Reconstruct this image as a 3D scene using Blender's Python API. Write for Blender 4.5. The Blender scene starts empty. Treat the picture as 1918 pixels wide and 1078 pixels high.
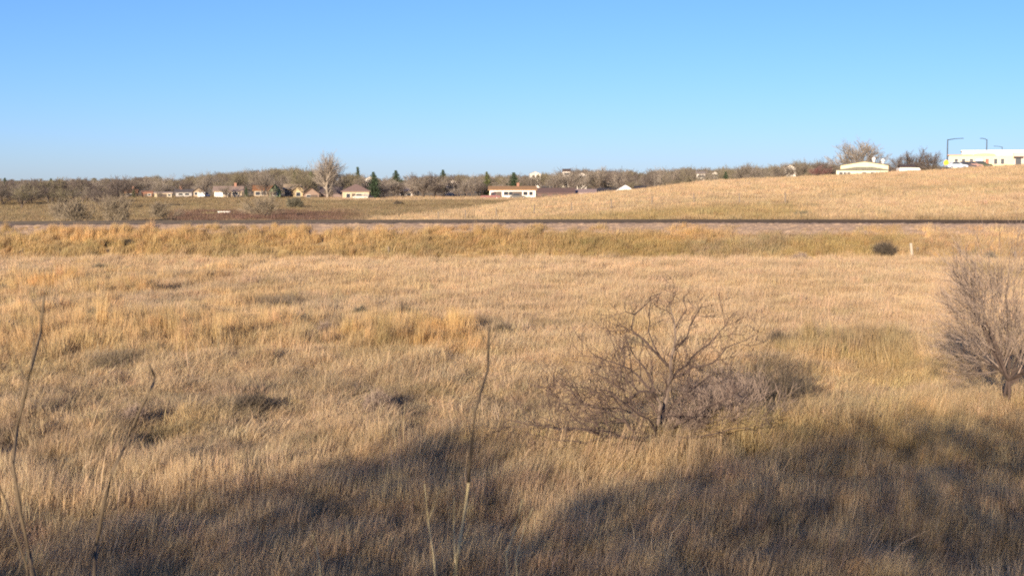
import bpy, math, random
import numpy as np
from mathutils import Vector, Matrix, Quaternion

SC = bpy.context.scene
COL = SC.collection
R = math.radians

# ------------------------------------------------------------------ camera
CAM_Z = 4.8
F = 2635.0                       # focal length in photograph pixels (1918 x 1078)
PITCH = math.atan((539 - 340) / F)
cam_d = bpy.data.cameras.new('camera')
cam_d.sensor_width = 36.0
cam_d.lens = 36.0 * F / 1918.0
cam_d.clip_start = 0.1
cam_d.clip_end = 30000
cam_d.dof.use_dof = True
cam_d.dof.focus_distance = 70
cam_d.dof.aperture_fstop = cam_d.lens / 1000 / 0.010
cam = bpy.data.objects.new('camera', cam_d)
COL.objects.link(cam)
cam.location = (0, 0, CAM_Z)
cam.rotation_euler = (math.pi / 2 - PITCH, 0, 0)
SC.camera = cam

# ------------------------------------------------------------------ light
SUN_EL = R(11.0)
SH = Vector((0.29, 0.957)).normalized()          # the way shadows run on the ground
world = bpy.data.worlds.new('World')
SC.world = world
world.use_nodes = True
wn = world.node_tree
wn.nodes.clear()
w_out = wn.nodes.new('ShaderNodeOutputWorld')
w_bg = wn.nodes.new('ShaderNodeBackground')
w_sky = wn.nodes.new('ShaderNodeTexSky')
w_sky.sky_type = 'NISHITA'
w_sky.sun_disc = False
w_sky.sun_elevation = SUN_EL
w_sky.sun_rotation = math.atan2(-SH.x, -SH.y)
w_sky.altitude = 1500
w_sky.air_density = 1.0
w_sky.dust_density = 0.5
w_sky.ozone_density = 5.0
w_bg.inputs['Strength'].default_value = 0.0645
w_wb = wn.nodes.new('ShaderNodeMix')              # the camera's white balance, the same all over the sky
w_wb.data_type = 'RGBA'
w_wb.blend_type = 'MULTIPLY'
w_wb.inputs['Factor'].default_value = 1
w_wb.inputs[7].default_value = (1.0, 0.97, 1.24, 1)
wn.links.new(w_sky.outputs[0], w_wb.inputs[6])
wn.links.new(w_wb.outputs[2], w_bg.inputs['Color'])
wn.links.new(w_bg.outputs[0], w_out.inputs['Surface'])

sun_d = bpy.data.lights.new('sun', 'SUN')
sun_d.energy = 5.0
sun_d.angle = R(0.53)
sun_d.color = (1.0, 0.83, 0.63)
sun = bpy.data.objects.new('sun', sun_d)
COL.objects.link(sun)
to_light = Vector((SH.x * math.cos(SUN_EL), SH.y * math.cos(SUN_EL), -math.sin(SUN_EL)))
sun.rotation_euler = to_light.to_track_quat('-Z', 'Y').to_euler()
sun.location = (-20, -50, 30)

SC.view_settings.view_transform = 'Standard'
SC.view_settings.look = 'None'
SC.view_settings.gamma = 1
SC.view_settings.exposure = 1.2
SC.view_settings.use_curve_mapping = False
SC.render.engine = 'CYCLES'
SC.cycles.max_bounces = 6
SC.cycles.diffuse_bounces = 5
SC.cycles.transmission_bounces = 3
SC.cycles.filter_width = 2.0
SC.cycles.use_denoising = False

# ------------------------------------------------------------------ small maths
_cp, _sp = math.cos(PITCH), math.sin(PITCH)


def P(px, py, Y):
    """the point seen at photograph pixel (px, py) at depth Y"""
    a, b = (px - 959) / F, (539 - py) / F
    d = Vector((a, _cp + b * _sp, -_sp + b * _cp))
    return Vector((0, 0, CAM_Z)) + d * (Y / d.y)


def smooth(a, b, x):
    t = np.clip((np.asarray(x, float) - a) / (b - a), 0, 1)
    return t * t * (3 - 2 * t)


def _hash(ix, iy, seed):
    n = (ix.astype(np.int64) * 374761393 + iy.astype(np.int64) * 668265263 + seed * 974711) & 0xffffffff
    n = ((n ^ (n >> 13)) * 1274126177) & 0xffffffff
    n = (n ^ (n >> 16)) & 0xffffffff
    return n / 4294967295.0


def noise(x, y, seed=0):
    x = np.asarray(x, float); y = np.asarray(y, float)
    ix = np.floor(x); iy = np.floor(y)
    fx = x - ix; fy = y - iy
    fx = fx * fx * (3 - 2 * fx); fy = fy * fy * (3 - 2 * fy)
    a = _hash(ix, iy, seed); b = _hash(ix + 1, iy, seed)
    c = _hash(ix, iy + 1, seed); d = _hash(ix + 1, iy + 1, seed)
    return (a * (1 - fx) + b * fx) * (1 - fy) + (c * (1 - fx) + d * fx) * fy


def fbm(x, y, seed=0, octv=4):
    s = 0; a = 0.5; t = 0
    for k in range(octv):
        s = s + a * noise(x * 2 ** k, y * 2 ** k, seed + k * 17)
        t += a; a *= 0.5
    return s / t


# ------------------------------------------------------------------ terrain
TRACK_Y = 93.0
_cpx = np.array([300, 600, 700, 800, 900, 1000, 1100, 1200, 1320, 1440, 1600, 1720, 1800, 1918, 2300, 3000], float)
_cpy = np.array([420, 420, 411, 400, 388, 374, 364, 355, 340.5, 334.5, 328.5, 321.5, 317, 310, 300, 292], float)
_cD = np.array([160, 170, 178, 190, 205, 220, 226, 233, 240, 244, 250, 254, 257, 260, 268, 280], float)
_cz = CAM_Z - (_cpy - 340) / F * _cD - 0.25
_ca = (_cpx - 959) / F


def track_z(x):
    return 2.08 - np.minimum(7.6e-5 * (np.asarray(x, float) - 8.5) ** 2, 0.5)


def terrain(x, y):
    x = np.asarray(x, float); y = np.asarray(y, float)
    ys = np.maximum(y, 60.0)
    a = x / ys
    # broad field with low swells
    swell = 0.22 * (fbm(x / 17 + 3.1, y / 17, 5, 3) - 0.5) + 0.10 * (fbm(x / 4.0, y / 4.0, 9, 2) - 0.5)
    near = smooth(100, 40, y)
    z = swell * np.clip(near + 0.25, 0, 1)
    # low berm in front of the middle shrub, and the dip behind it
    bl = y - (23.6 + 0.50 * np.maximum(x - 0.5, -4) )
    wb = smooth(-2.5, 2.5, x) * smooth(16, 11, x)
    z = z + wb * (0.30 * np.exp(-(bl / 1.6) ** 2) - 0.22 * np.exp(-((bl - 5.0) / 3.0) ** 2))
    # ground comes up slightly under the camera
    z = z + 1.0 * smooth(16, 2, y)
    # far side
    far = np.interp(y, [0, 430, 900, 1500, 6000, 20000], [0, 0, 3.2, 5.5, 9, 9])
    z = z + far
    g0 = np.interp(a, [(650 - 959) / F, (1300 - 959) / F], [0.1, 1.75])
    zc = np.interp(a, _ca, _cz); D = np.interp(a, _ca, _cD)
    t = np.clip((y - 99) / np.maximum(D - 99, 1), 0, 1)
    hill = g0 + (zc - g0) * t ** 0.92 + 0.35 * (fbm(x / 24, y / 24, 31, 3) - 0.5) * smooth(0, .3, t) * smooth(1.0, 0.8, t)
    slope = (zc - CAM_Z) / D
    k = slope - 0.004 - 0.022 * (1 - smooth(_ca[8], _ca[10], a))
    back = zc + k * (np.minimum(y, 470) - D)
    back = np.where(a > _ca[9], np.maximum(back, far), back)
    hz = np.where(y < D, hill, back)
    hz = hz * smooth(6000, 1500, y)
    z = np.where(y > 99, np.maximum(z, hz), z)
    # railway embankment
    tz = track_z(x)
    u = y - TRACK_Y
    wob = 0.5 * (noise(x / 6.0, x * 0, 77) - 0.5)
    prof = np.interp(u, [-9.3, -6.5, -3.3, -1.9, 1.9, 3.3, 6.0], [0, 0.42, 0.66, 0.96, 0.96, 0.62, 0.0])
    prof2 = np.where(u > 0, prof + (1 - prof / 0.96) * 0, prof)
    bank = prof2 * tz
    farside = np.where(u > 0, np.maximum(bank, g0 * smooth(2, 6, u)), bank)
    mask = (y > TRACK_Y - 9.4) & (y < 99.01)
    z = np.where(mask, np.maximum(farside, z * smooth(-7, -9.4, u)), z)
    return z


def tz1(x, y):
    return float(terrain(np.array([x]), np.array([y]))[0])


def on_ground(px, py, lo=8.0, hi=2500.0):
    d = np.exp(np.linspace(math.log(lo), math.log(hi), 1600))
    p0 = P(px, py, 1.0) - Vector((0, 0, CAM_Z))
    x = p0.x * d; y = p0.y * d; z = CAM_Z + p0.z * d
    below = np.where(z < terrain(x, y))[0]
    i = below[0] if len(below) else len(d) - 1
    return Vector((x[i], y[i], float(terrain(x[i:i + 1], y[i:i + 1])[0])))


# ------------------------------------------------------------------ materials
def new_mat(name):
    m = bpy.data.materials.new(name)
    m.use_nodes = True
    return m, m.node_tree, m.node_tree.nodes['Principled BSDF']


def mat(name, c, rough=0.8, var=0.15, scale=3.0, metal=0.0, spec=0.3):
    m, nt, b = new_mat(name)
    b.inputs['Roughness'].default_value = rough
    b.inputs['Metallic'].default_value = metal
    b.inputs['Specular IOR Level'].default_value = spec
    tc = nt.nodes.new('ShaderNodeTexCoord')
    nz = nt.nodes.new('ShaderNodeTexNoise')
    nz.inputs['Scale'].default_value = scale
    nz.inputs['Detail'].default_value = 6
    mr = nt.nodes.new('ShaderNodeMapRange')
    mr.inputs['From Min'].default_value = 0.25
    mr.inputs['From Max'].default_value = 0.75
    mr.inputs['To Min'].default_value = 1 - var
    mr.inputs['To Max'].default_value = 1 + var
    mx = nt.nodes.new('ShaderNodeVectorMath'); mx.operation = 'SCALE'
    mx.inputs[0].default_value = c
    nt.links.new(tc.outputs['Object'], nz.inputs['Vector'])
    nt.links.new(nz.outputs['Fac'], mr.inputs['Value'])
    nt.links.new(mr.outputs['Result'], mx.inputs['Scale'])
    nt.links.new(mx.outputs[0], b.inputs['Base Color'])
    return m


def grass_mat(name):
    m, nt, b = new_mat(name)
    at = nt.nodes.new('ShaderNodeAttribute'); at.attribute_type = 'INSTANCER'; at.attribute_name = 'tint'
    sh = nt.nodes.new('ShaderNodeAttribute'); sh.attribute_type = 'GEOMETRY'; sh.attribute_name = 'blade'
    mx = nt.nodes.new('ShaderNodeMix'); mx.data_type = 'RGBA'; mx.blend_type = 'MULTIPLY'
    mx.inputs['Factor'].default_value = 1
    nt.links.new(at.outputs['Color'], mx.inputs[6])
    nt.links.new(sh.outputs['Color'], mx.inputs[7])
    b.inputs['Roughness'].default_value = 0.7
    b.inputs['Specular IOR Level'].default_value = 0.15
    nt.links.new(mx.outputs[2], b.inputs['Base Color'])
    tr = nt.nodes.new('ShaderNodeBsdfTranslucent')
    nt.links.new(mx.outputs[2], tr.inputs['Color'])
    ms = nt.nodes.new('ShaderNodeMixShader'); ms.inputs[0].default_value = 0.42
    nt.links.new(b.outputs[0], ms.inputs[1]); nt.links.new(tr.outputs[0], ms.inputs[2])
    nt.links.new(ms.outputs[0], nt.nodes['Material Output'].inputs['Surface'])
    return m


def ground_mat():
    m, nt, b = new_mat('dry_thatch')
    at = nt.nodes.new('ShaderNodeAttribute'); at.attribute_type = 'GEOMETRY'; at.attribute_name = 'cover'
    ge = nt.nodes.new('ShaderNodeNewGeometry')
    n1 = nt.nodes.new('ShaderNodeTexNoise'); n1.inputs['Scale'].default_value = 9; n1.inputs['Detail'].default_value = 8
    n2 = nt.nodes.new('ShaderNodeTexNoise'); n2.inputs['Scale'].default_value = 0.6; n2.inputs['Detail'].default_value = 6
    nt.links.new(ge.outputs['Position'], n1.inputs['Vector']); nt.links.new(ge.outputs['Position'], n2.inputs['Vector'])
    ad = nt.nodes.new('ShaderNodeMath'); ad.operation = 'ADD'
    nt.links.new(n1.outputs['Fac'], ad.inputs[0]); nt.links.new(n2.outputs['Fac'], ad.inputs[1])
    mr = nt.nodes.new('ShaderNodeMapRange')
    mr.inputs['From Min'].default_value = 0.6; mr.inputs['From Max'].default_value = 1.4
    mr.inputs['To Min'].default_value = 0.65; mr.inputs['To Max'].default_value = 1.3
    nt.links.new(ad.outputs[0], mr.inputs['Value'])
    mx = nt.nodes.new('ShaderNodeVectorMath'); mx.operation = 'SCALE'
    nt.links.new(at.outputs['Color'], mx.inputs[0]); nt.links.new(mr.outputs['Result'], mx.inputs['Scale'])
    nt.links.new(mx.outputs[0], b.inputs['Base Color'])
    b.inputs['Roughness'].default_value = 0.95
    b.inputs['Specular IOR Level'].default_value = 0.1
    bp = nt.nodes.new('ShaderNodeBump'); bp.inputs['Strength'].default_value = 0.8; bp.inputs['Distance'].default_value = 0.06
    nt.links.new(n1.outputs['Fac'], bp.inputs['Height']); nt.links.new(bp.outputs[0], b.inputs['Normal'])
    return m


def glass_mat():
    m, nt, b = new_mat('window_glass')
    b.inputs['Base Color'].default_value = (0.03, 0.035, 0.045, 1)
    b.inputs['Roughness'].default_value = 0.12
    return m


# ------------------------------------------------------------------ objects
def tag(o, label=None, cat=None, group=None, kind=None):
    if label: o['label'] = label
    if cat: o['category'] = cat
    if group: o['group'] = group
    if kind: o['kind'] = kind
    return o


def empty(name, loc, rz=0.0):
    o = bpy.data.objects.new(name, None)
    o.empty_display_size = 0.3
    COL.objects.link(o)
    o.location = loc; o.rotation_euler = (0, 0, rz)
    return o


class MB:
    def __init__(self):
        self.v = []; self.f = []; self.mi = []; self.cur = 0

    def face(self, idx):
        self.f.append(idx); self.mi.append(self.cur)

    def box(self, x0, x1, y0, y1, z0, z1):
        n = len(self.v)
        self.v += [(x0, y0, z0), (x1, y0, z0), (x1, y1, z0), (x0, y1, z0), (x0, y0, z1), (x1, y0, z1), (x1, y1, z1), (x0, y1, z1)]
        for q in ((0, 3, 2, 1), (4, 5, 6, 7), (0, 1, 5, 4), (1, 2, 6, 5), (2, 3, 7, 6), (3, 0, 4, 7)):
            self.face(tuple(n + k for k in q))

    def poly_prism(self, pts, axis, a0, a1):
        """pts: 2D outline; axis 'y' -> pts are (x,z), 'x' -> pts are (y,z), 'z' -> pts are (x,y)"""
        n = len(self.v); m = len(pts)
        for a in (a0, a1):
            for (p, q) in pts:
                self.v.append((p, a, q) if axis == 'y' else (a, p, q) if axis == 'x' else (p, q, a))
        for i in range(m):
            j = (i + 1) % m
            self.face((n + i, n + j, n + m + j, n + m + i))
        self.face(tuple(n + i for i in range(m))[::-1]); self.face(tuple(n + m + i for i in range(m)))

    def tube(self, pts, radii, sides=5, cap=True):
        n0 = len(self.v); pts = [Vector(p) for p in pts]; k = len(pts)
        up = Vector((0.31, 0.2, 0.93))
        for i, p in enumerate(pts):
            d = (pts[min(i + 1, k - 1)] - pts[max(i - 1, 0)])
            if d.length < 1e-9: d = Vector((0, 0, 1))
            d.normalize()
            u = d.cross(up)
            if u.length < 0.05: u = d.cross(Vector((1, 0, 0)))
            u.normalize(); w = d.cross(u)
            for s in range(sides):
                t = 2 * math.pi * s / sides
                q = p + (u * math.cos(t) + w * math.sin(t)) * radii[i]
                self.v.append((q.x, q.y, q.z))
        for i in range(k - 1):
            for s in range(sides):
                a = n0 + i * sides + s; b = n0 + i * sides + (s + 1) % sides
                self.face((a, b, b + sides, a + sides))
        if cap and sides > 2:
            self.face(tuple(n0 + s for s in range(sides))[::-1])
            self.face(tuple(n0 + (k - 1) * sides + s for s in range(sides)))

    def mesh(self, name, mats, smooth_=False):
        me = bpy.data.meshes.new(name)
        me.from_pydata(self.v, [], self.f)
        for m in (mats if isinstance(mats, (list, tuple)) else [mats]): me.materials.append(m)
        if any(self.mi): me.polygons.foreach_set('material_index', self.mi)
        if smooth_: me.polygons.foreach_set('use_smooth', [True] * len(self.f))
        me.update()
        return me

    def build(self, name, mats, parent=None, smooth_=False):
        o = bpy.data.objects.new(name, self.mesh(name, mats, smooth_))
        COL.objects.link(o)
        if parent: o.parent = parent
        return o


def part(name, mesh, parent, loc=(0, 0, 0), rot=(0, 0, 0), scl=None):
    o = bpy.data.objects.new(name, mesh)
    COL.objects.link(o); o.parent = parent
    o.location = loc; o.rotation_euler = rot
    if scl: o.scale = scl
    return o


# ------------------------------------------------------------------ land cover (real colours of the plants)
PALE = np.array([0.55, 0.402, 0.245]); GOLD = np.array([0.53, 0.37, 0.185]); ORANGE = np.array([0.58, 0.375, 0.165])
BROWN = np.array([0.46, 0.35, 0.20]); OLIVE = np.array([0.37, 0.275, 0.125]); GREY = np.array([0.33, 0.265, 0.18])
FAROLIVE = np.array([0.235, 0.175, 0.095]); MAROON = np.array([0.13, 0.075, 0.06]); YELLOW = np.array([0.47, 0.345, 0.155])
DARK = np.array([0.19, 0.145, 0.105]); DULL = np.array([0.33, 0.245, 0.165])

# patches read off the photograph: x0, x1, y0, y1, colour, weight, height factor
PATCH_PX = [
    (-40, 640, 608, 672, GOLD, 0.9, 1.5), (560, 900, 612, 662, GOLD, 0.6, 1.35), (770, 890, 622, 662, ORANGE, 0.85, 1.3),
    (380, 480, 615, 660, GOLD, 0.8, 1.6),
    (50, 125, 530, 556, ORANGE, 1.0, 1.3), (150, 280, 540, 566, GOLD, 0.9, 1.2), (-30, 60, 560, 600, GOLD, 0.6, 1.2),
    (440, 540, 545, 580, GOLD, 0.6, 1.1), (590, 700, 525, 560, GOLD, 0.4, 1.0), (120, 330, 500, 530, GOLD, 0.4, 1.0),
    (1440, 1700, 650, 690, OLIVE, 0.6, 1.35), (1550, 1760, 670, 730, YELLOW, 0.55, 1.1), (1100, 1220, 590, 650, YELLOW, 0.4, 1.1),
    (640, 760, 640, 690, OLIVE, 0.4, 1.2), (560, 650, 600, 650, BROWN, 0.6, 1.1),
    (280, 420, 770, 830, YELLOW, 0.5, 1.2), (420, 520, 765, 790, GREY, 0.7, 0.9),
    (640, 770, 870, 905, GOLD, 0.3, 1.2), (1000, 1760, 800, 850, YELLOW, 0.35, 1.25),
    (150, 250, 680, 705, GREY, 0.7, 0.9), (480, 620, 575, 600, GREY, 0.5, 1.0), (320, 420, 585, 615, GREY, 0.6, 0.9),
    (670, 780, 755, 790, GREY, 0.6, 1.0),
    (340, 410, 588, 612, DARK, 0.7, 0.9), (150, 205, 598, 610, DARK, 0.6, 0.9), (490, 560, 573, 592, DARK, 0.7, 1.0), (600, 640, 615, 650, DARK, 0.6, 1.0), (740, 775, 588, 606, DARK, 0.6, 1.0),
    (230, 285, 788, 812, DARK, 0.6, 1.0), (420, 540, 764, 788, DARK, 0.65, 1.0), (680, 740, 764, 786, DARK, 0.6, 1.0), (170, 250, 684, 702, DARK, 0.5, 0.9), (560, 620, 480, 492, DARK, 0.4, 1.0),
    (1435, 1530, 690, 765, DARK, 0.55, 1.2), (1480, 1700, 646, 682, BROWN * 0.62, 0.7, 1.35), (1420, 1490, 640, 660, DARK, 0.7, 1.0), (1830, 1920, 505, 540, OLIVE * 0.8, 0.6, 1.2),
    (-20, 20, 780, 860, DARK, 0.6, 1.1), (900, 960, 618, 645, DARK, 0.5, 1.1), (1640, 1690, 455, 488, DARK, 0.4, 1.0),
]
PATCH = []
for (x0, x1, y0, y1, c, w, hf) in PATCH_PX:
    A = on_ground((x0 + x1) / 2, y0); B = on_ground((x0 + x1) / 2, y1)
    Ym = (A.y + B.y) / 2
    PATCH.append((((x0 + x1) / 2 - 959) / F * Ym, Ym, (x1 - x0) / 2 / F * Ym, abs(A.y - B.y) / 2 + 0.4, c, w, hf))


def cover(x, y):
    """colour and height factor of the dry grass at a place"""
    x = np.asarray(x, float); y = np.asarray(y, float)
    n1 = fbm(x / 6, y / 9, 101, 4); n2 = fbm(x / 2.2, y / 3.0, 202, 3); n3 = fbm(x / 14, y / 20, 303, 3); n4 = fbm(x / .8, y / 1.2, 333, 2)
    a = x / np.maximum(y, 20)
    px = a * F + 959
    c = np.repeat(PALE[None], len(x), 0).astype(float)
    h = np.ones(len(x))

    def mixin(w, col, hf=None):
        nonlocal c, h
        w = np.clip(w, 0, 1)
        c = c * (1 - w[:, None]) + np.asarray(col)[None] * w[:, None]
        if hf is not None: h = h * (1 - w) + hf * w
    # near ground: browner, matted
    mixin(smooth(50, 34, y + 8 * (n1 - .5)) * 0.35, BROWN, 0.85)
    mixin(smooth(40, 30, y + 8 * (n3 - .5)) * smooth(0.45, 0.62, n2) * 0.4, GREY, 0.7)
    mixin(smooth(0.55, 0.72, n1) * smooth(95, 30, y) * 0.35, YELLOW, 1.05)
    # left half of the field has golden bunches and grey hollows
    left = smooth(1000, 300, px)
    mixin(left * smooth(0.50, 0.66, n2) * smooth(30, 45, y) * smooth(86, 78, y) * 0.75, GOLD, 1.15)
    mixin(left * smooth(0.50, 0.34, n2) * smooth(30, 45, y) * smooth(80, 70, y) * 0.45, GREY, 0.85)
    mixin(smooth(0.62, 0.8, n3) * smooth(40, 60, y) * 0.3, BROWN, 0.95)
    # embankment
    bank = smooth(82.6, 84.8, y + 2.0 * (n2 - .5) + 1.0 * (n1 - .5)) * (y < 93)
    mixin(bank, 0.6 * GOLD + 0.4 * OLIVE, 1.0)
    low = bank * smooth(1000, 1120, px) * smooth(1760, 1600, px) * smooth(88.6, 87.2, y + 1.5 * (n1 - .5))
    mixin(low * 0.7, OLIVE, 1.05)
    mixin(bank * (1 - smooth(1000, 1100, px)) * smooth(87.2, 85.5, y) * smooth(.35, .55, n1) * 0.8, 0.5 * OLIVE + 0.5 * BROWN, 1.0)
    mixin(bank * smooth(1640, 1760, px) * 0.8, 0.7 * PALE + 0.3 * GOLD, 0.9)
    top = bank * smooth(86.6, 87.8, y + 1.2 * (n1 - .5))
    mixin(top * smooth(1100, 900, px) * smooth(.36, .5, n2) * .85, ORANGE * 0.3 + GOLD * 0.7, 1.3)
    mixin(top * smooth(1180, 1240, px) * smooth(1420, 1360, px) * smooth(.3, .5, n2), ORANGE * 0.6 + GOLD * 0.4, 1.2)
    mixin(bank * smooth(.58, .7, n1) * 0.5, GREY, 0.8)
    # across the track
    far = (y > 95).astype(float)
    cz = np.interp(a, _ca, _cD)
    hillw = far * smooth(0, 12, y - 96) * (y < cz + 6)
    hillc = PALE * 0.96
    onhill = hillw * smooth(660, 720, px)
    mixin(far, FAROLIVE, 1.0)
    mixin(onhill, hillc, 1.0)
    streak = fbm(x / 40 + y / 60, y / 9, 404, 4)
    mixin(onhill * smooth(.48, .62, streak) * 0.7, BROWN, 0.9)
    mixin(onhill * smooth(.52, .35, streak) * 0.25, GOLD, 1.0)
    foot = onhill * smooth(150, 118, y + 20 * (n3 - .5) + np.interp(px, [700, 1000, 1500, 1750], [40, 10, 0, 25]))
    mixin(foot * smooth(1580, 1440, px) * 0.85, OLIVE * 0.95, 0.95)
    strip = onhill * np.exp(-((y - (150 + 0.35 * (x - 20))) / 7) ** 2) * smooth(1500, 1650, px)
    mixin(strip * 0.6, BROWN * 0.85, 1.0)
    mixin(far * (y < 104) * smooth(450, 560, px) * smooth(1000, 800, px), PALE, 1.1)
    lf = far * (1 - smooth(660, 720, px) * (y < cz + 6)) * (y < 430)
    st2 = fbm(x / 60, y / 14, 505, 4)
    mixin(lf * smooth(.45, .65, st2) * 0.7, BROWN * 0.65, 1.0)
    mixin(lf * smooth(560, 640, px) * smooth(330, 350, y), PALE * 0.85, 1.0)
    mar = lf * smooth(150, 165, y) * smooth(228, 212, y + 18 * (n3 - .5)) * smooth(300, 340, px) * smooth(720, 600, px)
    mixin(mar * smooth(.30, .45, n1) * 0.85, MAROON * 1.3, 1.3)
    mixin((y > 430).astype(float) * 0.8, BROWN * 0.75, 1.0)
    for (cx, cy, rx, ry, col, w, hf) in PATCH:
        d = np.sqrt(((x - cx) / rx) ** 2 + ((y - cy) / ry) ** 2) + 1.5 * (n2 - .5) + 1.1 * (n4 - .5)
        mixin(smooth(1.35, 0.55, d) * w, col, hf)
    return c, h


# ------------------------------------------------------------------ ground sheet
def axis(pieces):
    out = []
    for a, b, n in pieces:
        out += list(np.linspace(a, b, n, endpoint=False))
    return np.array(out + [pieces[-1][1]])


gx = axis([(-12000, -2000, 8), (-2000, -300, 30), (-300, -60, 60), (-60, -25, 50), (-25, 25, 125), (25, 60, 50), (60, 300, 60), (300, 2000, 30), (2000, 12000, 8)])
gy = axis([(-4000, -200, 8), (-200, -20, 14), (-20, 12, 26), (12, 50, 110), (50, 82, 64), (82, 104, 66), (104, 300, 130), (300, 600, 60), (600, 2000, 40), (2000, 16000, 14)])
XX, YY = np.meshgrid(gx, gy)
ZZ = terrain(XX.ravel(), YY.ravel())
gv = np.stack([XX.ravel(), YY.ravel(), ZZ], 1)
nx, ny = len(gx), len(gy)
ii = np.arange(nx * ny).reshape(ny, nx)
quads = np.stack([ii[:-1, :-1].ravel(), ii[:-1, 1:].ravel(), ii[1:, 1:].ravel(), ii[1:, :-1].ravel()], 1)
me = bpy.data.meshes.new('ground')
me.from_pydata(gv.tolist(), [], quads.tolist())
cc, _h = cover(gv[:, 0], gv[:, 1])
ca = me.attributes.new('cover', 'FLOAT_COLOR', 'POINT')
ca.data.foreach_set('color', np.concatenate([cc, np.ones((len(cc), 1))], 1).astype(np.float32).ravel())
me.polygons.foreach_set('use_smooth', [True] * len(quads))
me.materials.append(ground_mat())
ground = bpy.data.objects.new('ground', me); COL.objects.link(ground)
tag(ground, 'dry grassland ground running to the horizon', None, None, 'structure')

# ------------------------------------------------------------------ ballast and track
m_ballast = mat('ballast_stone', (0.30, 0.215, 0.15), 0.95, 0.6, 14.0)
m_rail = mat('rusty_rail', (0.022, 0.014, 0.011), 0.6, 0.3, 2.0)
m_tie = mat('old_sleeper_wood', (0.075, 0.06, 0.05), 0.9, 0.3, 5.0)
rng = np.random.default_rng(4)
bx = np.arange(-150, 150.01, 0.22)
bu = np.array([-3.75, -3.45, -3.2, -2.95, -2.7, -2.45, -2.2, -1.95, -1.7, -1.2, -0.4, 0.4, 1.2, 1.7, 2.2, 2.7, 3.2, 3.6])
bp = np.interp(bu, [-3.75, -3.3, -1.9, 1.9, 3.3, 3.6], [-0.62, -0.40, 0.06, 0.06, -0.45, -0.7])
BX, BU = np.meshgrid(bx, bu)
BZ = track_z(BX) + bp[:, None] - 0.02 + rng.normal(0, 0.022, BX.shape)
BY = TRACK_Y + BU + rng.normal(0, 0.03, BX.shape)
bv = np.stack([BX.ravel(), BY.ravel(), BZ.ravel()], 1)
jj = np.arange(BX.size).reshape(BX.shape)
bq = np.stack([jj[:-1, :-1].ravel(), jj[:-1, 1:].ravel(), jj[1:, 1:].ravel(), jj[1:, :-1].ravel()], 1)
me = bpy.data.meshes.new('ballast'); me.from_pydata(bv.tolist(), [], bq.tolist()); me.materials.append(m_ballast)
bal = bpy.data.objects.new('ballast', me); COL.objects.link(bal)
tag(bal, 'pinkish grey crushed stone under the railway track', 'ballast', None, 'stuff')

trk = empty('railway_track', (0, TRACK_Y, float(track_z(0))))
tag(trk, 'single railway track with dark rusty rails on a low embankment', 'railway track')
z00 = float(track_z(0))
RAILP = [(-.07, 0), (.07, 0), (.07, .012), (.012, .03), (.010, .12), (.036, .135), (.036, .17), (-.036, .17), (-.036, .135), (-.010, .12), (-.012, .03), (-.07, .012)]
for sgn in (-1, 1):
    mb = MB(); xs = np.arange(-150, 150.1, 3.0); m_ = len(RAILP)
    for x in xs:
        for (p, q) in RAILP:
            mb.v.append((x, sgn * 0.755 + p, float(track_z(x)) - z00 + q + 0.045))
    for i in range(len(xs) - 1):
        for s in range(m_):
            a = i * m_ + s; b = i * m_ + (s + 1) % m_
            mb.face((a, b, b + m_, a + m_))
    mb.build('rail', m_rail, trk)
mb = MB(); mb.box(-.115, .115, -1.3, 1.3, -.14, .04)
tie_me = mb.mesh('sleeper', m_tie)
for x in np.arange(-37, 37.01, 0.52):
    part('sleeper', tie_me, trk, (float(x) + random.uniform(-.03, .03), random.uniform(-.04, .04), float(track_z(x)) - z00 + random.uniform(-.008, .01)), (0, 0, random.uniform(-.02, .02)))
mb = MB()
for x in list(np.arange(-150, -37.5, 0.52)) + list(np.arange(37.5, 150, 0.52)):
    z = float(track_z(x)) - z00
    mb.box(x - .115, x + .115, -1.3, 1.3, z - .14, z + .04)
tag(mb.build('sleeper_row', m_tie, trk), kind='stuff')

# ------------------------------------------------------------------ grass
M_GRASS = grass_mat('dry_grass')


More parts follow.
